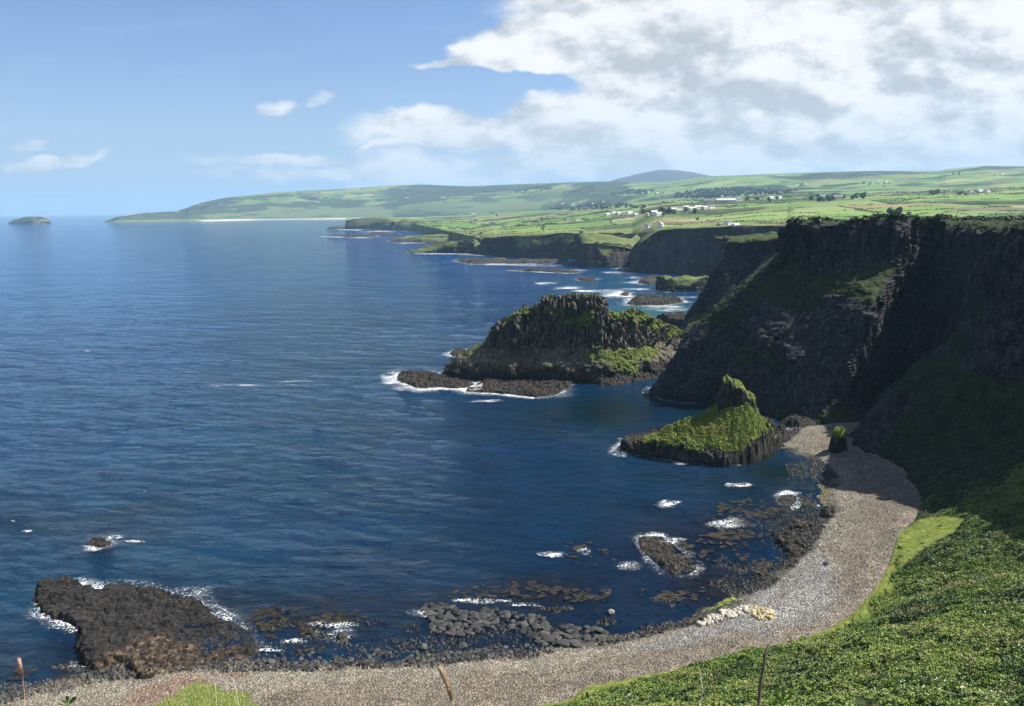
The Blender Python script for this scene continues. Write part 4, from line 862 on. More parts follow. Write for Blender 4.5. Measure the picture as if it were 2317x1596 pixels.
def water_mat():
    m, nt, b = material('sea_water'); P = nt.pos()
    big_ = nt.noise(nt.mapping(P, (1, .35, 1), (0, 0, R(10))), 0.006, 4, .6); med = nt.noise(P, 0.03, 4, .6)
    c = nt.ramp(nt.math('ADD', nt.math('MULTIPLY', big_, .6), nt.math('MULTIPLY', med, .4)), [(0.35, (0.0005, 0.014, 0.042)), (0.52, (0.001, 0.026, 0.068)), (0.68, (0.0015, 0.046, 0.092))])
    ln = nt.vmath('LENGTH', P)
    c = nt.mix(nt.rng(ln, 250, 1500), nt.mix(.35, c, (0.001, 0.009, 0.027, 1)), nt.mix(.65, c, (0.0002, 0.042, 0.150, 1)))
    sub_ = nt.ramp(nt.noise(P, .32, 6, .68), [(0.40, (0.0035, 0.0045, 0.010)), (0.54, (0.008, 0.0065, 0.0075)), (0.66, (0.026, 0.017, 0.010))])
    c = nt.mix(nt.math('MULTIPLY', nt.attr('red'), .92, clamp=True), c, sub_)
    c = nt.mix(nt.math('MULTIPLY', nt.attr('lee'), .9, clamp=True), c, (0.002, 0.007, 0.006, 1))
    c = nt.mix(nt.math('MULTIPLY', nt.attr('turq'), .8, clamp=True), c, (0.015, 0.10, 0.12, 1))
    nt.link(c, b.inputs['Base Color'])
    b.inputs['Roughness'].default_value = 0.06; b.inputs['IOR'].default_value = 1.333; b.inputs['Specular IOR Level'].default_value = 0.16
    calm = nt.math('SUBTRACT', 1.0, nt.math('MULTIPLY', nt.attr('lee'), .86, clamp=True))
    Pm = nt.mapping(P, (.55, 1, 1), (0, 0, R(-24))); Pm2 = nt.mapping(P, (.5, 1, 1), (0, 0, R(12)))
    h1 = nt.noise(Pm, .6, 7, .72, .3); h2 = nt.noise(Pm2, .22, 4, .6, .4); h3 = nt.noise(Pm, .055, 3, .55)
    h = nt.math('ADD', nt.math('MULTIPLY', h1, .62), nt.math('ADD', nt.math('MULTIPLY', h2, 2.0), nt.math('MULTIPLY', h3, 2.2)))
    gust = nt.rng(nt.noise(nt.mapping(P, (.5, 1, 1)), .012, 4, .6), .3, .7, .55, 1.15)
    h = nt.math('MULTIPLY', h, nt.math('MULTIPLY', calm, gust))
    nt.link(nt.bump(h, 1.0, 3.0), b.inputs['Normal'])
    return m
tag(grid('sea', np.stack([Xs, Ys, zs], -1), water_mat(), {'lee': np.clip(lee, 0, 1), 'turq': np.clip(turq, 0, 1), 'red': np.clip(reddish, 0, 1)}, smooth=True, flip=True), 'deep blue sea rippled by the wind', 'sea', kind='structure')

# surf
for (u, v, ru, rv, s_, a) in [(1508, 1142, 44, 11, 1.15, 0), (1285, 652, 55, 7, 1.2, 0), (1235, 641, 30, 4, 1, 0), (1645, 1186, 62, 16, 1.0, .45), (1470, 1212, 48, 9, 1.0, 0), (1520, 1225, 40, 8, .7, -.6), (1250, 1256, 42, 10, .75, 0), (1322, 1250, 24, 10, .7, 0), (955, 1387, 40, 16, .95, -.4), (1090, 1362, 80, 9, .75, 0), (1180, 1372, 70, 7, .6, 0), (760, 1415, 70, 14, .8, .2), (620, 1472, 40, 12, .9, 0), (670, 1455, 40, 10, .7, .3), (300, 1227, 34, 6, 1.0, 0), (262, 1218, 26, 6, 1.1, 0), (208, 1243, 30, 8, 1.1, 0), (198, 795, 9, 3, 1.3, 0), (62, 1203, 16, 3, 1.2, 0), (30, 1180, 5, 3, 1.2, 0), (560, 873, 130, 5, .55, .05), (680, 864, 60, 3, .7, 0), (1100, 908, 60, 5, .8, 0), (200, 1440, 16, 8, .8, 0), (100, 1358, 22, 9, .9, 0), (100, 1400, 20, 7, .8, 0), (1670, 1099, 34, 7, .9, 0), (1780, 1118, 40, 12, .8, 0), (1800, 1150, 14, 8, .9, 0), (1395, 664, 60, 12, 1.0, 0), (1340, 658, 60, 5, .9, 0), (1440, 655, 60, 4, .8, 0), (1330, 700, 60, 4, .5, 0), (1340, 676, 90, 4, .5, 0), (1240, 612, 100, 4, .9, 0), (1500, 700, 70, 6, .8, 0), (1130, 598, 90, 4, .9, 0), (1420, 608, 60, 3, .7, 0), (1090, 577, 60, 3, .7, 0), (1500, 695, 80, 5, .9, 0), (1450, 640, 50, 5, .8, 0), (1440, 628, 36, 4, .8, 0), (1590, 690, 40, 4, .6, 0), (1560, 672, 40, 4, .7, 0), (1545, 650, 60, 4, .7, 0), (1400, 617, 50, 4, .8, 0), (1200, 600, 90, 4, .8, 0), (1380, 596, 60, 3, .7, 0), (800, 520, 45, 2.2, 1.1, 0), (770, 536, 60, 2, 1.2, 0), (850, 524, 50, 2, 1.0, 0), (820, 538, 45, 2.2, 1.2, 0), (920, 550, 50, 2, 1.0, 0), (1000, 575, 90, 2.5, 1.1, 0), (100, 506.5, 12, .6, 1.3, 0), (150, 506, 20, .6, 1.3, 0), (200, 506, 20, .6, 1.3, 0), (245, 507, 18, .7, 1.3, 0), (330, 507, 30, .6, 1.2, 0), (372, 506.5, 8, .8, 1.3, 0), (460, 504, 8, 1, 1.3, 0), (1025, 800, 30, 10, .8, 0), (1880, 960, 30, 5, .5, 0), (1790, 972, 30, 5, .7, 0), (180, 1510, 26, 6, .5, 0), (60, 1555, 40, 7, .4, 0)]:
    blob_foam(u, v, ru, rv, s_, a, .14)
FV, FF, FA, base = [], [], [], 0
for P_, a in FOAM:
    n, m = a.shape; FV.append(P_.reshape(-1, 3)); FA.append(a.ravel()); FF.append(gridF(n, m)+base); base += n*m
FVv = np.vstack(FV); FVv[:, 2] += .35*np.exp(-np.linalg.norm(FVv[:, :2], axis=1)/900.)
FVv[:, 2] += np.linalg.norm(FVv[:, :2], axis=1)*.00025
def foam_mat():
    m, nt, b = material('surf_foam'); P = nt.pos(); a = nt.attr('foam')
    Pw = nt.vmath('ADD', P, nt.vmath('SCALE', nt.noise(P, .35, 4, .6, out=1), scale=2.2))
    n = nt.noise(Pw, 1.1, 6, .75); vd = nt.voro(Pw, 1.1, 'DISTANCE_TO_EDGE')
    lace = nt.rng(vd, 0.0, .15, 0.46, 0.0)
    big_ = nt.noise(P, .09, 3, .6)
    f = nt.math('ADD', nt.math('MULTIPLY', a, .74), nt.math('ADD', lace, nt.math('ADD', nt.math('MULTIPLY', nt.math('SUBTRACT', n, .5), 1.25), nt.math('MULTIPLY', nt.math('SUBTRACT', big_, .5), .9))))
    al = nt.math('MULTIPLY', nt.rng(f, .46, 1.08, 0.0, .92), nt.rng(a, 0.02, .25))
    tr = nt.new('ShaderNodeBsdfTransparent'); mx = nt.new('ShaderNodeMixShader')
    b.inputs['Base Color'].default_value = (.80, .84, .86, 1); b.inputs['Roughness'].default_value = .9
    nt.link(al, mx.inputs[0]); nt.link(tr.outputs[0], mx.inputs[1]); nt.link(b.outputs[0], mx.inputs[2])
    o_ = [x for x in nt.n if x.type == 'OUTPUT_MATERIAL'][0]; nt.link(mx.outputs[0], o_.inputs[0]); return m
tag(mesh_np('surf', FVv, np.vstack(FF), foam_mat(), None, {'foam': np.concatenate(FA)}, True), 'white surf breaking round the rocks and reefs', 'surf', kind='stuff')

# ------------------------------------------------------------------ kelp mats
def inpoly(P_, poly): return sdf(poly, P_[:, 0], P_[:, 1])
kelp = [([(560, 1400), (600, 1375), (680, 1370), (740, 1385), (830, 1385), (835, 1405), (790, 1415), (700, 1420), (680, 1450), (625, 1455), (600, 1430)], .95),
        ([(1015, 1350), (1080, 1320), (1180, 1315), (1260, 1325), (1380, 1335), (1370, 1362), (1250, 1360), (1150, 1352), (1050, 1360)], .42),
        ([(1590, 1180), (1620, 1130), (1700, 1125), (1790, 1160), (1760, 1210), (1680, 1225), (1600, 1215)], .5),
        ([(1480, 1210), (1600, 1190), (1700, 1240), (1720, 1290), (1600, 1280), (1520, 1230)], .25),
        ([(1290, 1230), (1430, 1220), (1440, 1260), (1330, 1280), (1280, 1260)], .3), ([(1440, 1335), (1600, 1330), (1620, 1350), (1500, 1370)], .3), ([(660, 1448), (720, 1440), (740, 1475), (690, 1490)], .5), ([(1690, 1265), (1760, 1262), (1770, 1300), (1700, 1320)], .5), ([(90, 1505), (0, 1500), (0, 1540), (60, 1530)], .2)]
KV, KF, KT = [], [], []; nb = 0
for pts, dn in kelp:
    pw = polyV(pts); lo, hi = pw.min(0), pw.max(0); n = int((hi-lo).prod()*5); pp = lo+RNG.random((n, 2))*(hi-lo); q3 = p3(pp[:, 0], pp[:, 1])
    s_ = sdf(pw, pp[:, 0], pp[:, 1]); keep = (s_ > -1) & (fbm(q3, (9, 6, 5), 4, 501)+1.3*fbm(q3, 1.5, 3, 502) > (1.0-1.05*dn)) & (s_+3*fbm(q3, 5, 3, 503) > 0); pp = pp[keep]
    for (x, y) in pp:
        r = random.uniform(.14, .5); k_ = 7; a0 = random.random()*6.3
        for i in range(k_):
            a = a0+i*2*math.pi/k_; rr_ = r*random.uniform(.5, 1.25); KV.append((x+rr_*math.cos(a)*1.4, y+rr_*math.sin(a), .20+random.random()*.12)); 
        KF.append(list(range(nb, nb+k_))); KT += [random.random()]*k_; nb += k_
me = bpy.data.meshes.new('kelp'); me.from_pydata(KV, [], KF); a_ = me.attributes.new('tint', 'FLOAT', 'POINT'); a_.data.foreach_set('value', np.array(KT, np.float32))
M_kelp = leaf_mat('kelp_fronds', [(0.2, (0.006, 0.005, 0.005)), (0.5, (0.016, 0.012, 0.006)), (0.85, (0.048, 0.033, 0.010))]); M_kelp.node_tree.nodes['Principled BSDF'].inputs['Roughness'].default_value = .5
me.materials.append(M_kelp); tag(link(bpy.data.objects.new('kelp', me)), 'brown kelp mats lying at the surface of the shallows', 'kelp', kind='stuff')

# ------------------------------------------------------------------ loose stones
def stone_mesh(name, sx, sy, sz, seed, sub=2, flat=0.0, rough=.18, cuts=9):
    bm = bmesh.new(); bmesh.ops.create_icosphere(bm, subdivisions=sub, radius=1.0)
    co_ = np.array([v.co[:] for v in bm.verts]); d = 1+rough*fbm(co_, .9, 3, seed)+.5*rough*fbm(co_, .35, 2, seed+1)
    # planar facets
    r_ = np.random.default_rng(seed)
    for _ in range(cuts):
        n_ = r_.normal(0, 1, 3); n_ /= np.linalg.norm(n_); t = co_*d[:, None]@n_; lim = r_.uniform(.62, .85); ex = np.clip(t-lim, 0, None); co_ = co_*d[:, None]-ex[:, None]*n_*.85; d = np.ones(len(co_))
    for v, c in zip(bm.verts, co_): v.co = (c[0]*sx, c[1]*sy, max(c[2], -.6)*sz)
    me_ = bpy.data.meshes.new(name); bm.to_mesh(me_); bm.free(); return me_
def stone_mat(name, a, b_, c): 
    m, nt, b = material(name); P = nt.new('ShaderNodeTexCoord').outputs['Object']; oi = nt.new('ShaderNodeObjectInfo').outputs['Random']
    f = nt.math('ADD', nt.math('MULTIPLY', nt.noise(P, 2.2, 5, .65), .6), nt.math('MULTIPLY', oi, .4))
    nt.link(nt.ramp(f, [(.3, a), (.5, b_), (.75, c)]), b.inputs['Base Color']); nt.link(nt.bump(nt.noise(P, 4, 4, .6), .6, .15), b.inputs['Normal']); return m
M_dark = stone_mat('dark_boulder', (.012, .012, .013), (.034, .034, .034), (.08, .08, .077))
M_grey = stone_mat('slab_basalt', (.014, .014, .014), (.033, .033, .031), (.062, .06, .055))
M_white = stone_mat('pale_boulder', (.24, .22, .18), (.38, .35, .29), (.48, .44, .37))
M_cream = stone_mat('cream_boulder', (.22, .18, .10), (.34, .28, .16), (.44, .37, .24))
dv = [stone_mesh('boulder_mesh', 1, .85, .7, 10+i) for i in range(6)]; [m.materials.append(M_dark) for m in dv]
sv = [stone_mesh('slab_mesh', 1.3, .95, .42, 30+i, rough=.3, cuts=20) for i in range(6)]; [m.materials.append(M_grey) for m in sv]
wv_ = [stone_mesh('pale_mesh', 1, .8, .75, 50+i) for i in range(3)]; [m.materials.append(M_white) for m in wv_]
cv_ = [stone_mesh('cream_mesh', 1, .8, .75, 60+i) for i in range(3)]; [m.materials.append(M_cream) for m in cv_]
def sample_poly(pts, n, mind, z=0):
    pw = polyV(pts, z); lo, hi = pw.min(0), pw.max(0); got = []
    for _ in range(n*60):
        p_ = lo+RNG.random(2)*(hi-lo)
        if sdf(pw, np.array([p_[0]]), np.array([p_[1]]))[0] < 0: continue
        if any((p_[0]-g[0])**2+(p_[1]-g[1])**2 < mind*mind for g in got): continue
        got.append(p_)
        if len(got) >= n: break
    return got
def put(name, me_, x, y, z, s, rz, label, cat, group, tilt=.15):
    o_ = bpy.data.objects.new(name, me_); o_.location = (x, y, z); o_.scale = (s, s, s)
    o_.rotation_euler = (random.uniform(-tilt, tilt), random.uniform(-tilt, tilt), rz); tag(o_, label, cat, group); return link(o_)
# big named single boulders
for (u, v, s, me_, lab) in [(775, 1440, 1.7, dv[0], 'large black boulder standing in the foam right of the rock platform'), (1383, 1384, 1.0, wv_[0], 'lone pale grey boulder in open water left of the weed bank'),
                            (668, 1449, .75, wv_[1], 'small white boulder above the flat weedy rock'), (958, 1466, 1.5, dv[2], 'rounded dark grey boulder in the water above the boulder beach'), (1047, 1462, 1.4, dv[3], 'rounded grey boulder standing by itself in the shallows below the slabs'),
                            (1867, 1284+20-12, .9, dv[4], 'small dark boulder on the shingle by the jumbled bedrock'), (1868, 1083, 1.0, dv[5], 'brown boulder alone on the pebbles of the sunlit spit'), (1850, 1085+60, .8, wv_[2], 'pale wet boulder at the water edge of the spit')]:
    p_ = at(u, v, 0); put('boulder', me_, p_[0], p_[1], max(beach_z(p_[0], p_[1]), -.2)+.25*s, s, random.random()*6, lab, 'boulder', None)
used = []
def patch(polyz, n, mind, meshes, smin, smax, label, cat, group, name, zmin=-.25, lift=.15):
    us_ = [q_[0] for q_ in polyz]; u0_, u1_ = min(us_), max(us_); sm_ = (smin+smax)/2
    for p_ in sample_poly(polyz, n, mind):
        s = random.uniform(smin, smax)*(1 if random.random() > .12 else 1.35); z = max(beach_z(*p_), zmin)
        f_ = (float(proj(np.array([p_[0], p_[1], 0]))[0])-u0_)/(u1_-u0_); pt_ = 'left' if f_ < .34 else 'middle' if f_ < .67 else 'right'; sz_ = 'bigger' if s > sm_ else 'smaller'
        put(name, random.choice(meshes), p_[0], p_[1], z+lift*s, s, random.random()*6.28, f'{sz_} {label}, {pt_} part', cat, f'{sz_} {group}, {pt_} part')
patch([(560, 1500), (640, 1480), (700, 1468), (800, 1470), (880, 1458), (980, 1470), (1060, 1482), (1120, 1462), (1200, 1458), (1210, 1472), (1080, 1500), (960, 1505), (850, 1512), (700, 1517), (600, 1515)], 165, 1.05, dv, .55, 1.0, 'dark rounded boulder in the band along the waterline', 'boulder', 'dark boulders along the waterline', 'boulder')
patch([(955, 1368), (1000, 1364), (1060, 1388), (1125, 1394), (1125, 1418), (1063, 1436), (1040, 1442), (980, 1430), (972, 1400), (955, 1388)], 95, 1.05, sv, .7, 1.25, 'grey slab in the densest cluster off the boulder band', 'rock', 'flat slabs of the left cluster', 'flat_rock', .05, .22)
patch([(1075, 1378), (1125, 1378), (1170, 1392), (1235, 1398), (1241, 1425), (1200, 1440), (1160, 1422), (1140, 1402), (1080, 1394)], 46, 1.05, sv, .65, 1.25, 'grey slab in the looser cluster beside the densest', 'rock', 'flat slabs of the middle cluster', 'flat_rock', .05, .2)
patch([(1205, 1438), (1300, 1432), (1305, 1462), (1215, 1462)], 22, 1.2, sv, .8, 1.5, 'flat grey slab in the row touching the shingle', 'rock', 'flat slabs by the shingle', 'flat_rock', .1, .25)
patch([(1275, 1412), (1320, 1414), (1385, 1436), (1380, 1458), (1335, 1455), (1280, 1432)], 18, 1.2, sv, .7, 1.4, 'grey slab at the right end of the slab clusters', 'rock', 'flat slabs at the right end', 'flat_rock', .1, .25)
patch([(1400, 1430), (1450, 1415), (1560, 1398), (1560, 1412), (1450, 1440)], 14, 1.0, dv, .5, .9, 'dark boulder in the scatter before the pale heap', 'boulder', 'dark boulders left of the pale heap', 'boulder')
patch([(1575, 1415), (1640, 1388), (1700, 1384), (1720, 1396), (1650, 1412), (1590, 1428)], 78, .72, wv_, .5, .8, 'whitish boulder of the pale heap on the shingle', 'boulder', 'white boulders of the pale heap', 'pale_boulder', 0, .3)
patch([(1695, 1386), (1730, 1392), (1752, 1410), (1748, 1428), (1715, 1424), (1700, 1405)], 40, .7, cv_, .5, .8, 'cream boulder at the end of the pale heap', 'boulder', 'cream boulders of the pale heap', 'pale_boulder', 0, .3)

def scatter_tris(name, pts, sizes, mat, label, cat, tint=None):
    """many small angular stones as one mesh"""
    n = len(pts); base_v = np.array([(1, 0, 0), (0, 1, 0), (-1, 0, 0), (0, -1, 0), (0, 0, 1), (.1, .1, -.8)], float); fc = np.array([(0, 1, 4), (1, 2, 4), (2, 3, 4), (3, 0, 4)])
    V = base_v[None, :5]*np.array([1, .8, .75])*sizes[:, None, None]*(0.75+.5*RNG.random((n, 5, 1))); a = RNG.random(n)*6.3; c_, s_ = np.cos(a)[:, None], np.sin(a)[:, None]
    X_ = V[..., 0]*c_-V[..., 1]*s_; Y_ = V[..., 0]*s_+V[..., 1]*c_; V = np.stack([X_, Y_, V[..., 2]], -1)+pts[:, None, :]
    F = fc[None]+np.arange(n)[:, None, None]*5; t = np.repeat(RNG.random(n) if tint is None else tint, 5)
    return tag(mesh_np(name, V.reshape(-1, 3), F.reshape(-1, 3), mat, None, {'tint': t}, False, 3), label, cat, kind='stuff')
pts = scatter_on(PB, (z0 > -.2) & (lawnB+.5*fbm(PB, 2, 2, 14) < .55), 62000); sizes = .10+.28*RNG.random(len(pts))**2.5
lowz = sstep(1.1-pts[:, 2]+.5*fbm(pts, 8, 3, 600), 0, .5); sizes *= 1+1.1*lowz*sstep(60-pts[:, 0], 0, 40)
M_cob = leaf_mat('cobbles', [(0.15, (0.03, 0.027, 0.023)), (0.5, (0.145, 0.128, 0.098)), (0.75, (0.24, 0.215, 0.165)), (.95, (.34, .31, .25))])
tint = np.clip(RNG.random(len(pts))*.9+.1-.62*lowz+.3*fbm(pts, (9, 9, .5), 3, 606), 0, 1)
scatter_tris('cobbles', pts, sizes, M_cob, 'grey and brown cobbles lying loose on the shingle', 'cobbles', tint)
pts = scatter_on(PB, (z0 > -2.6) & (z0 < .9), 30000); ks = fbm(pts, (12, 8, 10), 3, 610); pts = pts[(ks > -.12+.36*sstep(-pts[:, 2], 0, 2.6))]; pts[:, 2] = np.maximum(pts[:, 2], -.16)
scatter_tris('shore_rubble', pts, .25+.65*RNG.random(len(pts))**2.2, M_dark if False else leaf_mat('wet_rubble', [(0.2, (0.007, 0.007, 0.007)), (0.6, (0.02, 0.02, 0.018)), (.9, (.06, .055, .05))]), 'dark wet rubble strewn along the water edge', 'rubble')

# ------------------------------------------------------------------ cliff top bushes, hedges, trees, houses
def crown_np(seed, n=90, rx=1, rz=.8, leaf=.34, trunk=False):
    r_ = np.random.default_rng(seed); a = r_.normal(0, 1, (n, 3)); a /= np.linalg.norm(a, axis=1, keepdims=True); rad = r_.uniform(.55, 1.0, n)**.5*(1+.25*fbm(a*2, 1, 2, seed)); c = a*rad[:, None]*np.array([rx, rx, rz]); c[:, 2] += rz*.85; c[:, 2] = np.maximum(c[:, 2], .08)
    t1 = r_.normal(0, 1, (n, 3)); t1 /= np.linalg.norm(t1, axis=1, keepdims=True); t2 = np.cross(t1, r_.normal(0, 1, (n, 3))); t2 /= np.linalg.norm(t2, axis=1, keepdims=True); k = leaf*r_.uniform(.6, 1.2, (n, 1))
    return np.stack([c-t1*k, c+t1*k*.7-t2*k*.8, c+t2*k, c+t1*k], 1)[:, [0, 1, 3, 2]], np.repeat(r_.random(n), 4)
M_bush = leaf_mat('bush_leaves', [(0.2, (0.014, 0.025, 0.008)), (0.5, (0.030, 0.055, 0.014)), (0.8, (0.07, 0.10, 0.03))])
M_tree = leaf_mat('tree_leaves', [(0.2, (0.012, 0.026, 0.010)), (0.5, (0.024, 0.050, 0.016)), (0.8, (0.05, 0.085, 0.028))])
M_bark = simple('bark', (.07, .055, .04))
def me_of(name, V, F, mat, t=None, n=4):
    o_ = mesh_np(name, V, F, mat, None, {'tint': t} if t is not None else None, False, n); me_ = o_.data; bpy.data.objects.remove(o_); return me_
bush_me = []
for i in range(5): V, t = crown_np(700+i, 110, 1.0, .55, .26); bush_me.append(me_of('bush_mesh', V.reshape(-1, 3), np.arange(len(V)*4).reshape(-1, 4), M_bush, t))
crowns = []
for i in range(4): V, t = crown_np(720+i, 130, 1.0, .95+.15*i, .30); crowns.append(me_of('crown_mesh', V.reshape(-1, 3), np.arange(len(V)*4).reshape(-1, 4), M_tree, t))
def trunk_me():
    bm = bmesh.new(); bmesh.ops.create_cone(bm, cap_ends=True, segments=6, radius1=.13, radius2=.06, depth=1.2); 
    for v in bm.verts: v.co.z += .6
    for k in range(3):
        a = k*2.1; g = bmesh.ops.create_cone(bm, cap_ends=False, segments=5, radius1=.05, radius2=.02, depth=.7); bmesh.ops.transform(bm, matrix=Matrix.Translation((.2*math.cos(a), .2*math.sin(a), 1.2))@Matrix.Rotation(.6, 4, Vector((-math.sin(a), math.cos(a), 0))), verts=g['verts'])
    me_ = bpy.data.meshes.new('trunk_mesh'); bm.to_mesh(me_); bm.free(); me_.materials.append(M_bark); return me_
TR = trunk_me()
# bushes on the cliff brink
U1, V1 = proj(P1_)
brink = []
z1 = P1_[..., 2]; Nn = normals(P1_)[..., 2]
for u in np.arange(1785, 2330, 7.5):
    uu_ = u+random.uniform(-4, 4); m_ = (np.abs(U1-uu_) < 5) & (z1 > 86.5) & (z1 < 95) & (P1_[..., 1] > 250) & (P1_[..., 1] < 480)
    if not m_.any(): continue
    vm = V1[m_].min()
    ids = np.argwhere(m_ & (V1 < vm+5.0)); i, j = ids[random.randrange(len(ids))]; brink.append(P1_[i, j])
for k_, p_ in enumerate(brink):
    if 2075 < U1[np.unravel_index(np.argmin(((P1_-p_)**2).sum(-1)), U1.shape)] < 2160 and random.random() < .5: continue
    s = random.uniform(1.1, 2.2); uq = float(proj(p_)[0]); wh = 'left third of the main cliff brink' if uq < 1900 else ('brink above the main buttress' if uq < 2070 else 'brink over the shaded cove at the right'); sw = 'wide' if s > 1.65 else 'small'
    o_ = put('bush', random.choice(bush_me), p_[0], p_[1], p_[2]-.3, s, random.random()*6, f'{sw} dark bush on the {wh}', 'bush', f'{sw} bushes on the {wh}', .1); o_.scale = (s*1.5, s*1.2, s)

LNu, LNv = proj(LN[:, 1:, :]); LFu, LFv = proj(LF[:, 1:, :])
def ground(u, v):
    best = None
    for (A, B, C_) in ((LNu, LNv, LN[:, 1:, :]), (LFu, LFv, LF[:, 1:, :])):
        d = (A-u)**2+((B-v)*1.5)**2; i = np.argmin(d)
        if d.flat[i] < 30: return C_.reshape(-1, 3)[i]
        if best is None or d.flat[i] < best[0]: best = (d.flat[i], C_.reshape(-1, 3)[i])
    return best[1]
def make_tree(x, y, z, s, label, group):
    root = bpy.data.objects.new('tree', None); root.location = (x, y, z-.3); root.scale = (s, s, s*random.uniform(.85, 1.1)); root.rotation_euler = (0, 0, random.random()*6.3)
    tag(root, label, 'tree', group); link(root)
    c_ = bpy.data.objects.new('crown', random.choice(crowns)); link(c_, root); c_.location = (0, 0, .35)
    link(bpy.data.objects.new('trunk', TR), root)
wallW = simple('white_render', (.74, .73, .70), .8, .06); wallG = simple('grey_render', (.34, .33, .31), .8, .1); wallC = simple('cream_render', (.62, .55, .42), .8, .1); slate = simple('slate_roof', (.075, .078, .085), .7, .2, 1.5); redr = simple('red_roof', (.26, .12, .08), .8, .2, 1.5); glass = simple('window_glass', (.03, .04, .05), .15, spec=.6); tin = simple('tin_roof', (.30, .31, .32), .5, .15, .5); doorm = simple('painted_door', (.10, .04, .03), .5)
def boxbm(bm, x0, x1, y0, y1, z0_, z1_):
    vs = [bm.verts.new(p_) for p_ in [(x0, y0, z0_), (x1, y0, z0_), (x1, y1, z0_), (x0, y1, z0_), (x0, y0, z1_), (x1, y0, z1_), (x1, y1, z1_), (x0, y1, z1_)]]
    for f in [(0, 3, 2, 1), (4, 5, 6, 7), (0, 1, 5, 4), (1, 2, 6, 5), (2, 3, 7, 6), (3, 0, 4, 7)]: bm.faces.new([vs[i] for i in f])
def bmo(name, bm, mat, parent):
    me_ = bpy.data.meshes.new(name); bm.normal_update(); bm.to_mesh(me_); bm.free(); me_.materials.append(mat); return link(bpy.data.objects.new(name, me_), parent)
def house(u, v, L_, D_, hw, wall, roof, label, rz=0.0, group=None, nm='house', wins=3, chim=True, cat='house'):
    g = ground(u, v); root = bpy.data.objects.new(nm, None); root.location = (g[0], g[1], g[2]-.6); root.rotation_euler = (0, 0, rz); tag(root, label, cat, group); link(root)
    L2, D2 = L_/2, D_/2; rh = D_*.38
    bm = bmesh.new(); vs = [bm.verts.new(p_) for p_ in [(-L2, -D2, -2), (L2, -D2, -2), (L2, D2, -2), (-L2, D2, -2), (-L2, -D2, hw), (L2, -D2, hw), (L2, D2, hw), (-L2, D2, hw), (-L2, 0, hw+rh), (L2, 0, hw+rh)]]
    for f in [(0, 1, 5, 4), (2, 3, 7, 6), (1, 2, 6, 9, 5), (3, 0, 4, 8, 7)]: bm.faces.new([vs[i] for i in f])
    bmo('wall', bm, wall, root)
    bm = bmesh.new(); e_ = .45; sl_ = rh/D2
    for sgn in (-1, 1):
        a = [(-L2-e_, sgn*(D2+e_), hw-e_*sl_+.05), (L2+e_, sgn*(D2+e_), hw-e_*sl_+.05), (L2+e_, 0, hw+rh+.05), (-L2-e_, 0, hw+rh+.05)]
        lo_ = [bm.verts.new(p_) for p_ in a]; hi_ = [bm.verts.new((p_[0], p_[1], p_[2]+.22)) for p_ in a]
        for f in ((lo_[0], lo_[1], lo_[2], lo_[3]), (hi_[3], hi_[2], hi_[1], hi_[0]), (lo_[0], hi_[0], hi_[1], lo_[1]), (lo_[1], hi_[1], hi_[2], lo_[2]), (lo_[3], hi_[3], hi_[0], lo_[0])): bm.faces.new(f)
    rf = bmo('roof', bm, roof, root)
    if chim:
        for sx in (-1, 1):
            bm = bmesh.new(); boxbm(bm, sx*(L2-.9)-.45, sx*(L2-.9)+.45, -.4, .4, hw+rh-.5, hw+rh+1.3); bmo('chimney', bm, wall, rf)
    for k in range(wins):
        x = -L2+L_*(k+.7)/(wins+.4); bm = bmesh.new(); boxbm(bm, x-.6, x+.6, -D2-.06, -D2+.1, hw*.38, hw*.82); bmo('window', bm, glass, root)
    bm = bmesh.new(); boxbm(bm, .2, 1.2, -D2-.05, -D2+.1, 0, 2.1) if nm == 'house' else boxbm(bm, -1.8, 1.8, -D2-.05, -D2+.1, 0, 3.0); bmo('door', bm, doorm, root)
    return root
HS = [(1468, 514, 16, 8, 4.5, wallW, slate, 'white cottage with slate roof left of the blue-grey one near the cliff edge', .1), (1494, 512.5, 15, 9, 5, wallW, tin, 'pale cottage with blue-grey roof, right one of the pair near the cliff edge', .9),
      (1630, 511, 13, 7, 3.5, wallG, slate, 'low grey cottage left of the big white farmhouse on the black cliff', .1), (1647, 509, 15, 8, 6, wallW, slate, 'big white two storey farmhouse standing above the long black cliff', .2), (1664, 511.5, 14, 7, 3, wallW, tin, 'low white shed right of the big farmhouse above the black cliff', -.1),
      (1284, 497.5, 24, 9, 5, wallG, slate, 'grey farmhouse, left of two standing alone in the coastal field', .1), (1306, 498, 20, 9, 4.5, wallW, slate, 'smaller white farmhouse, right of two alone in the coastal field', -.2)]
names = [('white', wallW, slate), ('grey', wallG, slate), ('white', wallW, tin), ('cream', wallC, redr), ('white', wallW, slate)]
ords = ['first', 'second', 'third', 'fourth', 'fifth', 'sixth', 'seventh', 'eighth', 'ninth', 'tenth', 'eleventh']
def cluster(pts, where, L_=19):
    for k, (u, v) in enumerate(pts):
        n_, w_, r_ = names[(k*3+len(where)) % 5]; r_ = random.choice([r_, tin]); HS.append((u, v, L_*random.uniform(.8, 1.3), 9, random.uniform(4, 6.5), w_, r_, f'{n_} house, {ords[k]} from the left in {where}', random.uniform(-.5, .5)))
cluster([(1374, 487), (1388, 482.5), (1400, 485), (1412, 488), (1424, 483), (1438, 487), (1452, 484), (1466, 487), (1480, 483), (1490, 487)], 'the lower village', 22)
cluster([(1520, 476), (1536, 474), (1552, 472), (1566, 474), (1580, 471.5), (1594, 473), (1608, 471)], 'the upper village row', 24)
cluster([(1275, 461), (1298, 463), (1318, 458), (1342, 461), (1366, 457), (1388, 459)], 'the wooded hamlet', 26)
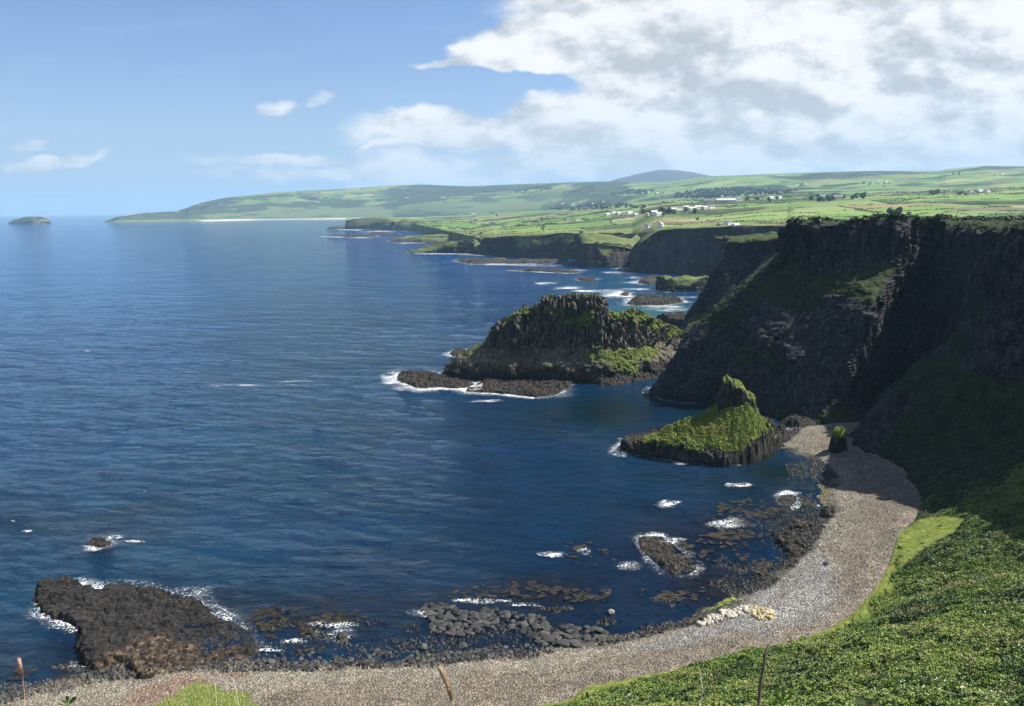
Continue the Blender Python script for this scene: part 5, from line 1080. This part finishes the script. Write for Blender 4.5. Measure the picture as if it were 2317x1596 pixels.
cluster([(1452, 436), (1466, 435), (1486, 437)], 'the hamlet under the mountain', 30)
cluster([(1962, 411), (1980, 413), (2004, 412)], 'the hilltop farm', 30)
cluster([(2130, 435), (2150, 433), (2172, 436), (2195, 434), (2216, 433), (2234, 436)], 'the long farmyard at the right', 26)
cluster([(1745, 449), (1762, 448)], 'the small farm at mid slope', 26)
cluster([(1802, 418), (1822, 416)], 'the hillside farm among trees', 28)
cluster([(719, 457), (727, 449.5), (922, 447), (1004, 446.5), (1065, 445.5)], 'the far white houses over the bay', 45)
cluster([(284, 484.5), (298, 483.5), (316, 484)], 'the harbour hamlet on the far point', 50)
cluster([(444, 461.5), (402, 479), (500, 462)], 'the houses on the distant left hill', 45)
cluster([(2100, 390), (2250, 396), (2268, 395)], 'the houses near the right skyline', 30)
for h_ in HS: house(*h_[:8], (h_[8] if len(h_) > 8 else 0)*.5+.75)
for (u, v, L_, w_, r_, lab) in [(1045, 485, 70, wallG, slate, 'long dark barn alone in the fields beyond the low cliffs'), (1072, 484.5, 45, wallG, tin, 'shorter grey barn right of the long dark one'), (1605, 456, 55, wallG, slate, 'grey barn at the left end of the large farm'), (1640, 455, 80, wallG, tin, 'very long pale roofed barn of the large farm below the wood'), (1668, 453, 35, wallW, slate, 'white barn at the right end of the large farm'), (1896, 448, 45, wallG, slate, 'dark barn on its own between trees in mid slope'), (1860, 447, 30, wallG, slate, 'small dark barn left of the lone mid slope barn')]:
    house(u, v, L_, 16, 5.5, w_, r_, lab, random.uniform(.2, .5), None, 'barn', 0, False, 'barn')
# trees round the farms and in the hedges
tl = [(1455, 483, 5), (1508, 480, 6), (1516, 481, 4), (1560, 480, 4), (1500, 484, 4), (1335, 462, 18), (1370, 462, 14), (1290, 466, 10), (1400, 465, 8), (1745, 455, 4), (1810, 421, 7), (1850, 452, 9), (1880, 452, 7), (1930, 449, 9), (1946, 442, 5), (1968, 415, 6), (1998, 416, 6), (2120, 440, 6), (2180, 440, 5), (2025, 485, 7), (2190, 497, 4), (1110, 484, 5), (1440, 470, 8), (1700, 452, 5), (1480, 440, 6), (1240, 470, 8), (2160, 395, 4), (1960, 395, 4)]
wood = []
def tw(u, v):
    if u < 1200: return 'by the lone dark barn over the low coast'
    if u < 1420: return 'in the wooded hamlet left of the villages'
    if u < 1490 and v > 465: return 'in the lower village'
    if u < 1600 and v > 465: return 'beside the upper village row'
    if u < 1500: return 'in the hamlet under the mountain'
    if u < 1780: return 'by the small mid slope farms'
    if u < 1830: return 'round the hillside farm'
    if u < 1960 and v > 430: return 'along the mid slope hedges near the lone barn'
    if u < 2060 and v < 430: return 'round the hilltop farm near the skyline'
    if v < 410: return 'on the right skyline slope'
    if v < 460: return 'round the long farmyard at the right'
    return 'in the nearest pastures above the main cliff'
ntree = 0
for (u, v, n) in tl:
    for _ in range(n):
        g = ground(u+random.gauss(0, 9), v+random.gauss(0, 2.0)); s = random.uniform(3.5, 6.0)*(1 if g[1] > 1500 else .28)
        if ntree < 190: make_tree(g[0]+random.uniform(-12, 12), g[1]+random.uniform(-15, 15), g[2], s, f'dark round tree {tw(u, v)}', f'trees {tw(u, v)}'); ntree += 1
for poly, n in (([(1515, 447), (1530, 436), (1580, 428), (1660, 424), (1720, 428), (1800, 430), (1790, 438), (1700, 442), (1640, 446), (1580, 450)], 900), ([(1240, 470), (1280, 462), (1340, 464), (1420, 460), (1430, 468), (1330, 474), (1260, 478)], 260), ([(1150, 436), (1200, 424), (1240, 420), (1250, 428), (1190, 440)], 220), ([(1380, 440), (1430, 428), (1480, 430), (1460, 440)], 160), ([(1900, 470), (1960, 462), (1990, 466), (1940, 474)], 0)):
    us, vs_ = np.array(poly)[:, 0], np.array(poly)[:, 1]
    pw = np.array(poly, float)
    c_ = 0
    while c_ < n:
        u, v = random.uniform(us.min(), us.max()), random.uniform(vs_.min(), vs_.max()); c_ += 1
        if sdf(pw, np.array([u]), np.array([v]))[0] > 0: g = ground(u, v); wood.append((g[0]+random.uniform(-15, 15), g[1]+random.uniform(-25, 25), g[2], random.uniform(4, 7)))
CN = [crown_np(740+i, 34, 1.0, .9, .5) for i in range(4)]
Vw, Tw = [], []
for (x, y, z, s) in wood:
    V, t = random.choice(CN); Vw.append(V.reshape(-1, 3)*s+np.array([x, y, z])); Tw.append(t)
# hedges
hed = []
U0, = (0,)
NEq = NE[:, 0]
def hz_(x, y): return land_z(NE, x, y, False)
for j in range(-6, 46):
    for i in range(-30, 34):
        w = float(FW*(.55+.9*hh(j, 0, 301))); o_ = float(hh(j, 0, 302)*FW)
        for kind_ in (0, 1):
            s_ = np.linspace(0, 1, 40)
            if kind_ == 0: a = (i+s_)*w-o_; b = np.full(40, j*FH)
            else: a = np.full(40, i*w-o_); b = (j+s_)*FH
            x, y = inv_ab(a, b)
            if y.min() < 300 or y.max() > 4200: continue
            q = x/np.maximum(y, 1); ok = (q > NEq[0]+.003) & (q < .64) & (y > np.interp(q, NEq, NE[:, 2])+25)
            if ok.sum() < 14: continue
            x, y = x[ok], y[ok]; z, t = hz_(x, y); u_, v_ = proj(np.stack([x, y, z], -1))
            if u_.max() < 770 or u_.min() > 2330: continue
            if fbm(p3(x[:1], y[:1]), 420, 4, 306)[0] > .40 or random.random() < .10: continue
            hed.append((float(y.mean()), x, y, z))
hed.sort(key=lambda h_: h_[0])
def hedge_geo(x, y, z, sc):
    L_ = np.r_[0, np.cumsum(np.hypot(np.diff(x), np.diff(y)))]; n = max(6, int(L_[-1]/(2.2*sc))); t = np.linspace(0, L_[-1], n); X_ = np.interp(t, L_, x); Y_ = np.interp(t, L_, y); Z_ = np.interp(t, L_, z)
    keep = fbm(p3(X_, Y_), 35, 2, 650) > -.2; X_, Y_, Z_ = X_[keep], Y_[keep], Z_[keep]; n = len(X_)
    if n < 3: return None
    m = 3; c = np.stack([np.repeat(X_, m), np.repeat(Y_, m), np.repeat(Z_, m)], -1); c[:, :2] += RNG.normal(0, .8*sc**.5, (n*m, 2)); hgt = (1.0+1.1*(fbm(c, 26, 3, 651)+.3)).clip(.4, 3.6); c[:, 2] += hgt*RNG.random(n*m)
    k = (.95*sc*RNG.uniform(.6, 1.2, n*m))[:, None]; t1 = RNG.normal(0, 1, (n*m, 3)); t1[:, 2] *= .4; t1 /= np.linalg.norm(t1, axis=1, keepdims=True); t2 = np.tile(np.array([0, 0, 1.]), (n*m, 1))+RNG.normal(0, .4, (n*m, 3))
    return np.stack([c-t1*k, c+t1*k, c+t1*k*.5+t2*k*.8, c-t1*k*.5+t2*k*.8], 1), np.repeat(RNG.random(n*m), 4)
rest = []
for k_, (d_, x, y, z) in enumerate(hed):
    r_ = hedge_geo(x, y, z, max(1, d_/1400))
    if r_ is None: continue
    V, t = r_
    if k_ < 290:
        uq = float(proj(np.array([x.mean(), y.mean(), z.mean()]))[0]); wh = 'over the far low coast' if uq < 1200 else 'left of the lower village' if uq < 1380 else 'around the lower village' if uq < 1510 else 'behind the white farmhouse' if uq < 1780 else 'above the main cliff' if uq < 2060 else 'at the right edge'
        dp = 'nearest' if y.mean() < 1200 else 'near' if y.mean() < 1900 else 'middle' if y.mean() < 2800 else 'distant'; ln_ = 'across the slope' if abs(x[-1]-x[0]) > abs(y[-1]-y[0]) else 'up the slope'
        sz_ = 'long' if np.hypot(x[-1]-x[0], y[-1]-y[0]) > 170 else 'short'
        tag(mesh_np('hedge', V.reshape(-1, 3), np.arange(V.shape[0]*4).reshape(-1, 4), M_tree, None, {'tint': t}), f'{sz_} dark hedge running {ln_}, {dp} pastures {wh}', 'hedge', f'{sz_} hedges {ln_}, {dp} pastures {wh}')
    else: rest.append((V, t))
if rest: tag(mesh_np('hedges', np.concatenate([v for v, t in rest]).reshape(-1, 3), np.arange(sum(v.shape[0] for v, t in rest)*4).reshape(-1, 4), M_tree, None, {'tint': np.concatenate([t for v, t in rest])}), 'farther hedges dividing the hillside pastures', 'hedges', kind='stuff')
Vw = np.concatenate(Vw); tag(mesh_np('woodland', Vw, np.arange(len(Vw)).reshape(-1, 4), M_tree, None, {'tint': np.concatenate(Tw)}), 'dark woods on the distant hillside', 'woodland', kind='stuff')

# ------------------------------------------------------------------ stalks at the photographer's feet
def tube(bm, pts, r0, r1, seg=7):
    pts = [Vector(p_) for p_ in pts]; rings = []
    for i, p_ in enumerate(pts):
        d = (pts[min(i+1, len(pts)-1)]-pts[max(i-1, 0)]).normalized(); a = d.orthogonal().normalized(); b = d.cross(a); r = r0+(r1-r0)*i/(len(pts)-1)
        rings.append([bm.verts.new(p_+a*r*math.cos(2*math.pi*k/seg)+b*r*math.sin(2*math.pi*k/seg)) for k in range(seg)])
    for A, B in zip(rings, rings[1:]):
        for k in range(seg): bm.faces.new((A[k], A[(k+1) % seg], B[(k+1) % seg], B[k]))
    bm.faces.new(rings[-1]); bm.faces.new(rings[0][::-1])
def curve_pts(ctrl, Y, n=24):
    C_ = np.array([V3(u, v, Y+dy) for (u, v, dy) in ctrl]); C_ = crom(C_, [n//max(1, len(C_)-1)+1]*(len(C_)-1)); 
    return C_
def root_down(C_, zg=98.2):
    """continue the stalk down to the ledge"""
    p_ = C_[-1]; d = C_[-1]-C_[-3]; d /= np.linalg.norm(d); d = np.array([d[0]*.3, -.45, -1]); d /= np.linalg.norm(d); out_ = list(C_); 
    while out_[-1][2] > zg and len(out_) < 90: out_.append(out_[-1]+d*.06)
    return np.array(out_)
def awn_head(bm, C_, r, n, L_, out_=.6):
    for _ in range(n):
        t = random.random(); i = t*(len(C_)-1.001); i0 = int(i); p_ = C_[i0]+(C_[i0+1]-C_[i0])*(i-i0); d = C_[min(i0+1, len(C_)-1)]-C_[max(i0-1, 0)]; d = -d/np.linalg.norm(d)   # towards the tip (first point)
        rad = np.random.normal(0, 1, 3); rad -= rad.dot(d)*d; rad /= np.linalg.norm(rad); env = math.sin(math.pi*min(1, max(.05, .08+t*.85)))**.6
        a = p_+rad*r*env*.35; b = a+(d*1.0+rad*out_)*L_*random.uniform(.6, 1.1); s = np.cross(d, rad)*L_*.13
        vs = [bm.verts.new(x_) for x_ in (a-s, a+s, (a+b)/2+s*1.4+rad*L_*.12, b, (a+b)/2-s*1.4+rad*L_*.12)]
        bm.faces.new(vs)
M_straw = simple('straw', (.66, .50, .28), .7, .2, 60); M_pink = simple('pink_seed_head', (.42, .27, .20), .8, .2, 60); M_stem = simple('dead_stem', (.13, .095, .065), .85, .3, 40); M_pale = simple('pale_grass_stem', (.52, .50, .30), .7, .1, 30); M_orange = simple('orange_stem', (.40, .24, .08), .8); M_sprig = simple('fresh_green_leaf', (.24, .38, .06), .55, .25, 25)
def stalk(name, ctrl, Y, r0, mat, label, cat, head=None, headmat=None):
    root = bpy.data.objects.new(name, None); C_ = root_down(curve_pts(ctrl, Y)); base_ = C_[-1]; root.location = base_; tag(root, label, cat); link(root)
    bm = bmesh.new(); tube(bm, [c_-base_ for c_ in C_], r0*.45, r0); bmo('stem', bm, mat, root)
    if head:
        nh, r, n, L_ = head; bm = bmesh.new(); H_ = crom(np.array([c_-base_ for c_ in C_[:nh]]), [6]*(nh-1)); tube(bm, H_, r*.35, r*.45); awn_head(bm, H_, r, n, L_); bmo('seed_head', bm, headmat, root)
    return root
stalk('grass_plume', [(995, 1512, .02), (1004, 1530, .01), (1016, 1560, 0), (1024, 1590, 0), (1027, 1612, 0), (1028, 1640, -.02)], 2.3, .0022, M_straw, 'thick straw coloured grass plume at the bottom edge, left of centre', 'grass plume', (15, .0075, 900, .0095), M_straw)
stalk('seed_stalk', [(43, 1494, .02), (47, 1512, 0), (52, 1540, 0), (55, 1575, 0), (56, 1610, -.02)], 2.5, .0016, M_pink, 'thin pinkish seed head at the bottom left corner over the water', 'seed stalk', (14, .0042, 260, .009), M_pink)
stalk('dead_stalk', [(1738, 1457, .03), (1731, 1478, .02), (1727, 1510, .01), (1720, 1545, 0), (1717, 1580, 0), (1716, 1620, -.02)], 2.2, .0062, M_stem, 'dark brown dead stalk curving over the shingle and slope', 'dead stalk')
stalk('grass_stalk', [(1583, 1513, .02), (1585, 1535, .01), (1589, 1560, 0), (1584, 1585, 0), (1578, 1615, -.02)], 2.2, .0022, M_pale, 'pale thin grass stem left of the dead brown stalk', 'grass stem')
stalk('grass_stalk', [(1598, 1503, .02), (1606, 1520, .01), (1614, 1548, 0), (1617, 1600, 0)], 2.4, .0016, M_orange, 'orange thin stem right of the pale one', 'grass stem')
stalk('grass_stalk', [(1888, 1555, .02), (1910, 1580, .01), (1930, 1602, 0), (1940, 1630, 0)], 2.3, .0012, M_pale, 'very thin pale stem leaning left over the herb slope', 'grass stem')
stalk('grass_stalk', [(486, 1545, .02), (488, 1565, .01), (489, 1600, 0)], 2.4, .0014, M_pale, 'faint pale stem over the lawn patch, left of its twin', 'grass stem')
stalk('grass_stalk', [(527, 1540, .02), (534, 1562, .01), (540, 1600, 0)], 2.4, .0014, M_pale, 'faint leaning stem over the lawn patch, right of its twin', 'grass stem')
def sprig(ctr, leaves, label, Y=2.2, k=1.0):
    root = bpy.data.objects.new('leafy_sprig', None); c_ = V3(ctr[0], ctr[1], Y); C_ = root_down(np.array([c_+np.array([0, 0, .0]), c_-np.array([0, 0, .02]), c_-np.array([0, 0.01, .05])])); b_ = C_[-1]; root.location = b_; tag(root, label, 'leafy plant'); link(root)
    bm = bmesh.new(); tube(bm, [x_-b_ for x_ in C_], .0018, .003); bmo('stem', bm, M_sprig, root)
    for (u, v, du, dv) in leaves:
        a = V3(u, v, Y); b = V3(u+du, v+dv, Y-.02); bm = bmesh.new(); d = b-a; L_ = np.linalg.norm(d); s = np.cross(d, np.array([0, 1, .5])); s /= np.linalg.norm(s); s *= L_*.12; cv = []
        tube(bm, [c_-b_, (c_+a)/2-b_+np.array([0, 0, .002]), a-b_], .0016, .0010, 5)
        for i in range(7):
            t = i/6; w_ = math.sin(math.pi*(t*.92+.04))**.8; m_ = a+d*t+np.array([0, 0, .006*math.sin(math.pi*t)])-b_; cv.append([bm.verts.new(m_-s*w_), bm.verts.new(m_+np.array([0, .004*w_, -.003*w_])), bm.verts.new(m_+s*w_)])
        for A, B in zip(cv, cv[1:]):
            for k2_ in range(2): bm.faces.new((A[k2_], B[k2_], B[k2_+1], A[k2_+1]))
        bmo('leaf', bm, M_sprig, root)
sprig((1768, 1600), [(1768, 1588, -18, -12), (1770, 1585, 4, -22), (1775, 1588, 18, -14), (1765, 1592, -26, 2), (1790, 1572, 4, -18), (1786, 1575, 18, -6), (1760, 1575, -4, -22)], 'bright green leafy sprig at the bottom edge, right of the dead stalk')
sprig((150, 1604), [(150, 1592, -16, -8), (152, 1590, 2, -16), (156, 1592, 18, -10), (146, 1596, -20, 2), (162, 1590, 12, -14)], 'small light green leafy sprig at the bottom left over the beach')

# ------------------------------------------------------------------ haze: one box of even air
bm = bmesh.new(); boxbm(bm, -46000, 46000, -3000, 46000, -6, 760); hm = bpy.data.materials.new('sea_air'); hm.use_nodes = True
t_ = hm.node_tree; t_.nodes.clear(); nh = NT(t_); ho = nh.new('ShaderNodeOutputMaterial'); hv = nh.new('ShaderNodeVolumePrincipled')
hv.inputs['Color'].default_value = (.42, .70, 1.0, 1); hv.inputs['Density'].default_value = 3.6e-5; hv.inputs['Anisotropy'].default_value = .1; hv.inputs['Density Attribute'].default_value = ''
nh.link(hv.outputs[0], ho.inputs['Volume']); hz_o = bmo('haze', bm, hm, None); tag(hz_o, 'thin blue sea air over the whole coast', 'haze', kind='stuff')
